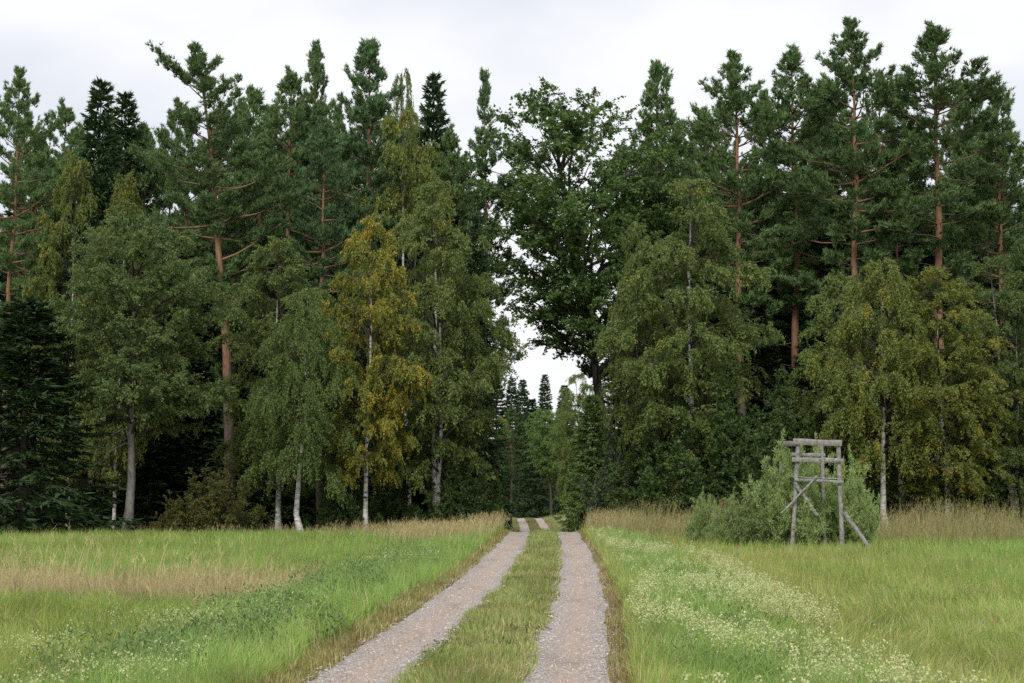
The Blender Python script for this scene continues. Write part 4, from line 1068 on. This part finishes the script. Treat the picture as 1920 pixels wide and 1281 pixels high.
for px_, py_, n, w_, hh in ((505, 1185, 700, 0.26, 0.5), (400, 1180, 600, 0.3, 0.45), (610, 1170, 300, 0.2, 0.4)):   # dark nettle clumps
    X, Y, _ = pix(px_, py_, 1.5 / ((py_ - HORIZON + 30) / F_PX))
    leafy(X, Y, int(n * 1.8), w_ * 1.3, 0.45, hh * 0.9, (0.09, 0.14, 0.055), (0.17, 0.23, 0.09), 0.05, 0.02)
for px_, py_ in ((525, 1062), (560, 1060), (600, 1060), (640, 1056), (665, 1052), (690, 1050), (590, 1066), (420, 1050), (375, 1046), (745, 1056), (60, 1062), (20, 1080)):   # dark dried thistles at the ditch
    X, Y, _ = pix(px_, py_ + 18, 1.55 / ((py_ + 10 - HORIZON) / F_PX))
    leafy(X, Y, 150, 0.22, 0.3, 0.42, (0.12, 0.12, 0.06), (0.21, 0.20, 0.10), 0.05, 0.018)
for i in range(9):                                                 # plantain and clover on the centre strip
    yy = GR.uniform(9.5, 24)
    x0 = float(road_x(yy)) + GR.uniform(-0.35, 0.35)
    n = 60; x = GR.normal(x0, 0.1, n); y = GR.normal(yy, 0.14, n)
    V, F_ = leaf_arrays(np.stack([x, y, ground_z(x, y) + 0.03], -1), GR.normal(0, 1, (n, 3)) * [1, 1, 0.3], np.tile([0, 0, 1.0], (n, 1)) + GR.normal(0, 0.3, (n, 3)), np.full(n, 0.05), np.full(n, 0.03))
    weeds.add(V, F_, np.zeros((0, 3), int), np.repeat(np.concatenate([np.tile((0.07, 0.10, 0.04), (n, 1)) * GR.uniform(0.7, 1.3, (n, 1)), np.ones((n, 1))], 1), 4, 0))
weeds.build('verge_weeds', 'leafy green weeds and dark dried thistles on the verges and by the ditch')

# pale bedstraw flowers -----------------------------------------------------------
flow = Blades()
def plumes(x, y, h, nfl, size, c0, c1):
    n = len(x)
    g = ground_z(x, y)
    ax = np.stack([GR.normal(0, 0.25, n), GR.normal(0, 0.25, n), np.ones(n)], -1)
    top = np.stack([x, y, g], -1) + ax * h[:, None]
    t = GR.uniform(0, 1, (n, nfl, 1))
    P = top[:, None] - ax[:, None] * (h[:, None, None] * 0.42 * t) + GR.normal(0, 1, (n, nfl, 3)) * (0.014 + 0.035 * t) * np.array([1, 1, 0.6])
    P = P.reshape(-1, 3); m_ = len(P)
    V, F_ = leaf_arrays(P, GR.normal(0, 1, (m_, 3)), GR.normal(0, 0.7, (m_, 3)) + np.array([0, 0, 0.8]), size * GR.uniform(0.6, 1.4, m_), size * GR.uniform(0.6, 1.2, m_))
    c = lerp(c0, c1, GR.uniform(0, 1, m_)) * GR.uniform(0.8, 1.1, (m_, 1))
    flow.add(V, F_, np.zeros((0, 3), int), np.repeat(np.concatenate([c, np.ones((m_, 1))], 1), 4, 0))
    st = np.tile((0.16, 0.22, 0.07), (n, 1))
    flow.add(*blade_mesh(np.stack([x, y, g], -1), h, np.full(n, 0.005), st, np.full(n, 0.1), False, GR))
def verge_spots(side, n, y0, y1, u0, u1, thr, seed):
    y = y0 + (y1 - y0) * GR.uniform(0, 1, n) ** 1.25
    u = GR.uniform(u0, u1, n); x = road_x(y) + side * u
    k = fbm(x * 1.5, y * 0.9, seed) > thr
    return x[k], y[k]
pale0, pale1 = (0.50, 0.57, 0.23), (0.76, 0.77, 0.43)
x, y = verge_spots(1, 2500, 8.5, 33, 1.5, 3.6, 0.565, 61); plumes(x, y, GR.uniform(0.26, 0.46, len(x)), 44, 0.019, pale0, pale1)
x, y = verge_spots(1, 400, 33, 46, 1.5, 3.2, 0.54, 62); plumes(x, y, GR.uniform(0.2, 0.36, len(x)), 16, 0.026, pale0, pale1)
x, y = verge_spots(-1, 800, 9.0, 16, 2.0, 4.2, 0.55, 63); plumes(x, y, GR.uniform(0.22, 0.42, len(x)), 26, 0.016, pale0, pale1)
x, y = verge_spots(-1, 500, 16, 34, 1.9, 3.4, 0.58, 64); plumes(x, y, GR.uniform(0.22, 0.4, len(x)), 20, 0.019, pale0, pale1)
# small yellow flowers in the right field and a few elsewhere
n = 2600
x = GR.normal(5.2, 2.4, n); y = GR.normal(25, 6.5, n); k = (x - road_x(y) > 2.5) & (y < 40) & (y > 10); x, y = x[k], y[k]; n = len(x)
V, F_ = leaf_arrays(np.stack([x, y, ground_z(x, y) + GR.uniform(0.15, 0.32, n)], -1), GR.normal(0, 1, (n, 3)), np.tile([0, -0.5, 1.0], (n, 1)) + GR.normal(0, 0.3, (n, 3)), GR.uniform(0.012, 0.026, n), GR.uniform(0.012, 0.024, n))
flow.add(V, F_, np.zeros((0, 3), int), np.repeat(np.concatenate([np.tile((0.62, 0.44, 0.05), (n, 1)) * GR.uniform(0.8, 1.2, (n, 1)), np.ones((n, 1))], 1), 4, 0))
flow.build('wildflowers', 'pale cream bedstraw plumes on the verges and tiny yellow flowers in the field')

# loose pebbles on the tracks -------------------------------------------------------
n = 14000
y = 8 + 30 * GR.uniform(0, 1, n) ** 1.6
side = GR.choice([-1, 1], n); a, b = track_edges(side, y)
u = a + (b - a) * np.clip(GR.beta(0.75, 0.75, n) * 1.2 - 0.1, -0.1, 1.1)
x = road_x(y) + u
sx = (b - a) * 0 + np.clip((np.abs(u) - np.abs(a)) / (np.abs(b) - np.abs(a)), 0, 1)
zz = ground_z(x, y) + 0.03 - 0.028 * np.sin(np.pi * sx)
r = GR.gamma(3.0, 0.0020, n) + 0.0035
oct_ = np.array([[1, 0, 0], [0, 1, 0], [-1, 0, 0], [0, -1, 0], [0, 0, 1]], float)
jit = GR.uniform(0.6, 1.25, (n, 5, 1))
rot = GR.uniform(0, 6.28, n); cs, sn = np.cos(rot)[:, None], np.sin(rot)[:, None]
O = oct_[None] * jit * r[:, None, None] * np.array([1.2, 0.9, 0.65])
O = np.stack([O[..., 0] * cs - O[..., 1] * sn, O[..., 0] * sn + O[..., 1] * cs, O[..., 2]], -1)
V = (O + np.stack([x, y, zz], -1)[:, None]).reshape(-1, 3)
base = np.arange(n)[:, None, None] * 5
F3 = (base + np.array([[0, 1, 4], [1, 2, 4], [2, 3, 4], [3, 0, 4]])[None]).reshape(-1, 3)
pal = np.array([(0.36, 0.29, 0.275), (0.26, 0.225, 0.22), (0.47, 0.42, 0.40), (0.19, 0.17, 0.16), (0.38, 0.32, 0.275)])
pc = 1.2 * pal[GR.integers(0, 5, n)] * GR.uniform(0.8, 1.15, (n, 1))
m, nt_, out = new_mat('pebble_stone')
at = N(nt_, 'ShaderNodeAttribute', _attribute_name='tint')
p = N(nt_, 'ShaderNodeBsdfPrincipled', Roughness=0.9); p.inputs['Specular IOR Level'].default_value = 0.25
nt_.links.new(at.outputs['Color'], p.inputs['Base Color']); nt_.links.new(p.outputs[0], out.inputs['Surface'])
me = make_mesh('loose_gravel', V, None, F3, attrs={'tint': ('FLOAT_COLOR', np.repeat(np.concatenate([pc, np.ones((n, 1))], 1), 5, 0))})
tag(link('loose_gravel', me, m), 'loose grey and pink pebbles on the two wheel tracks', kind='stuff')
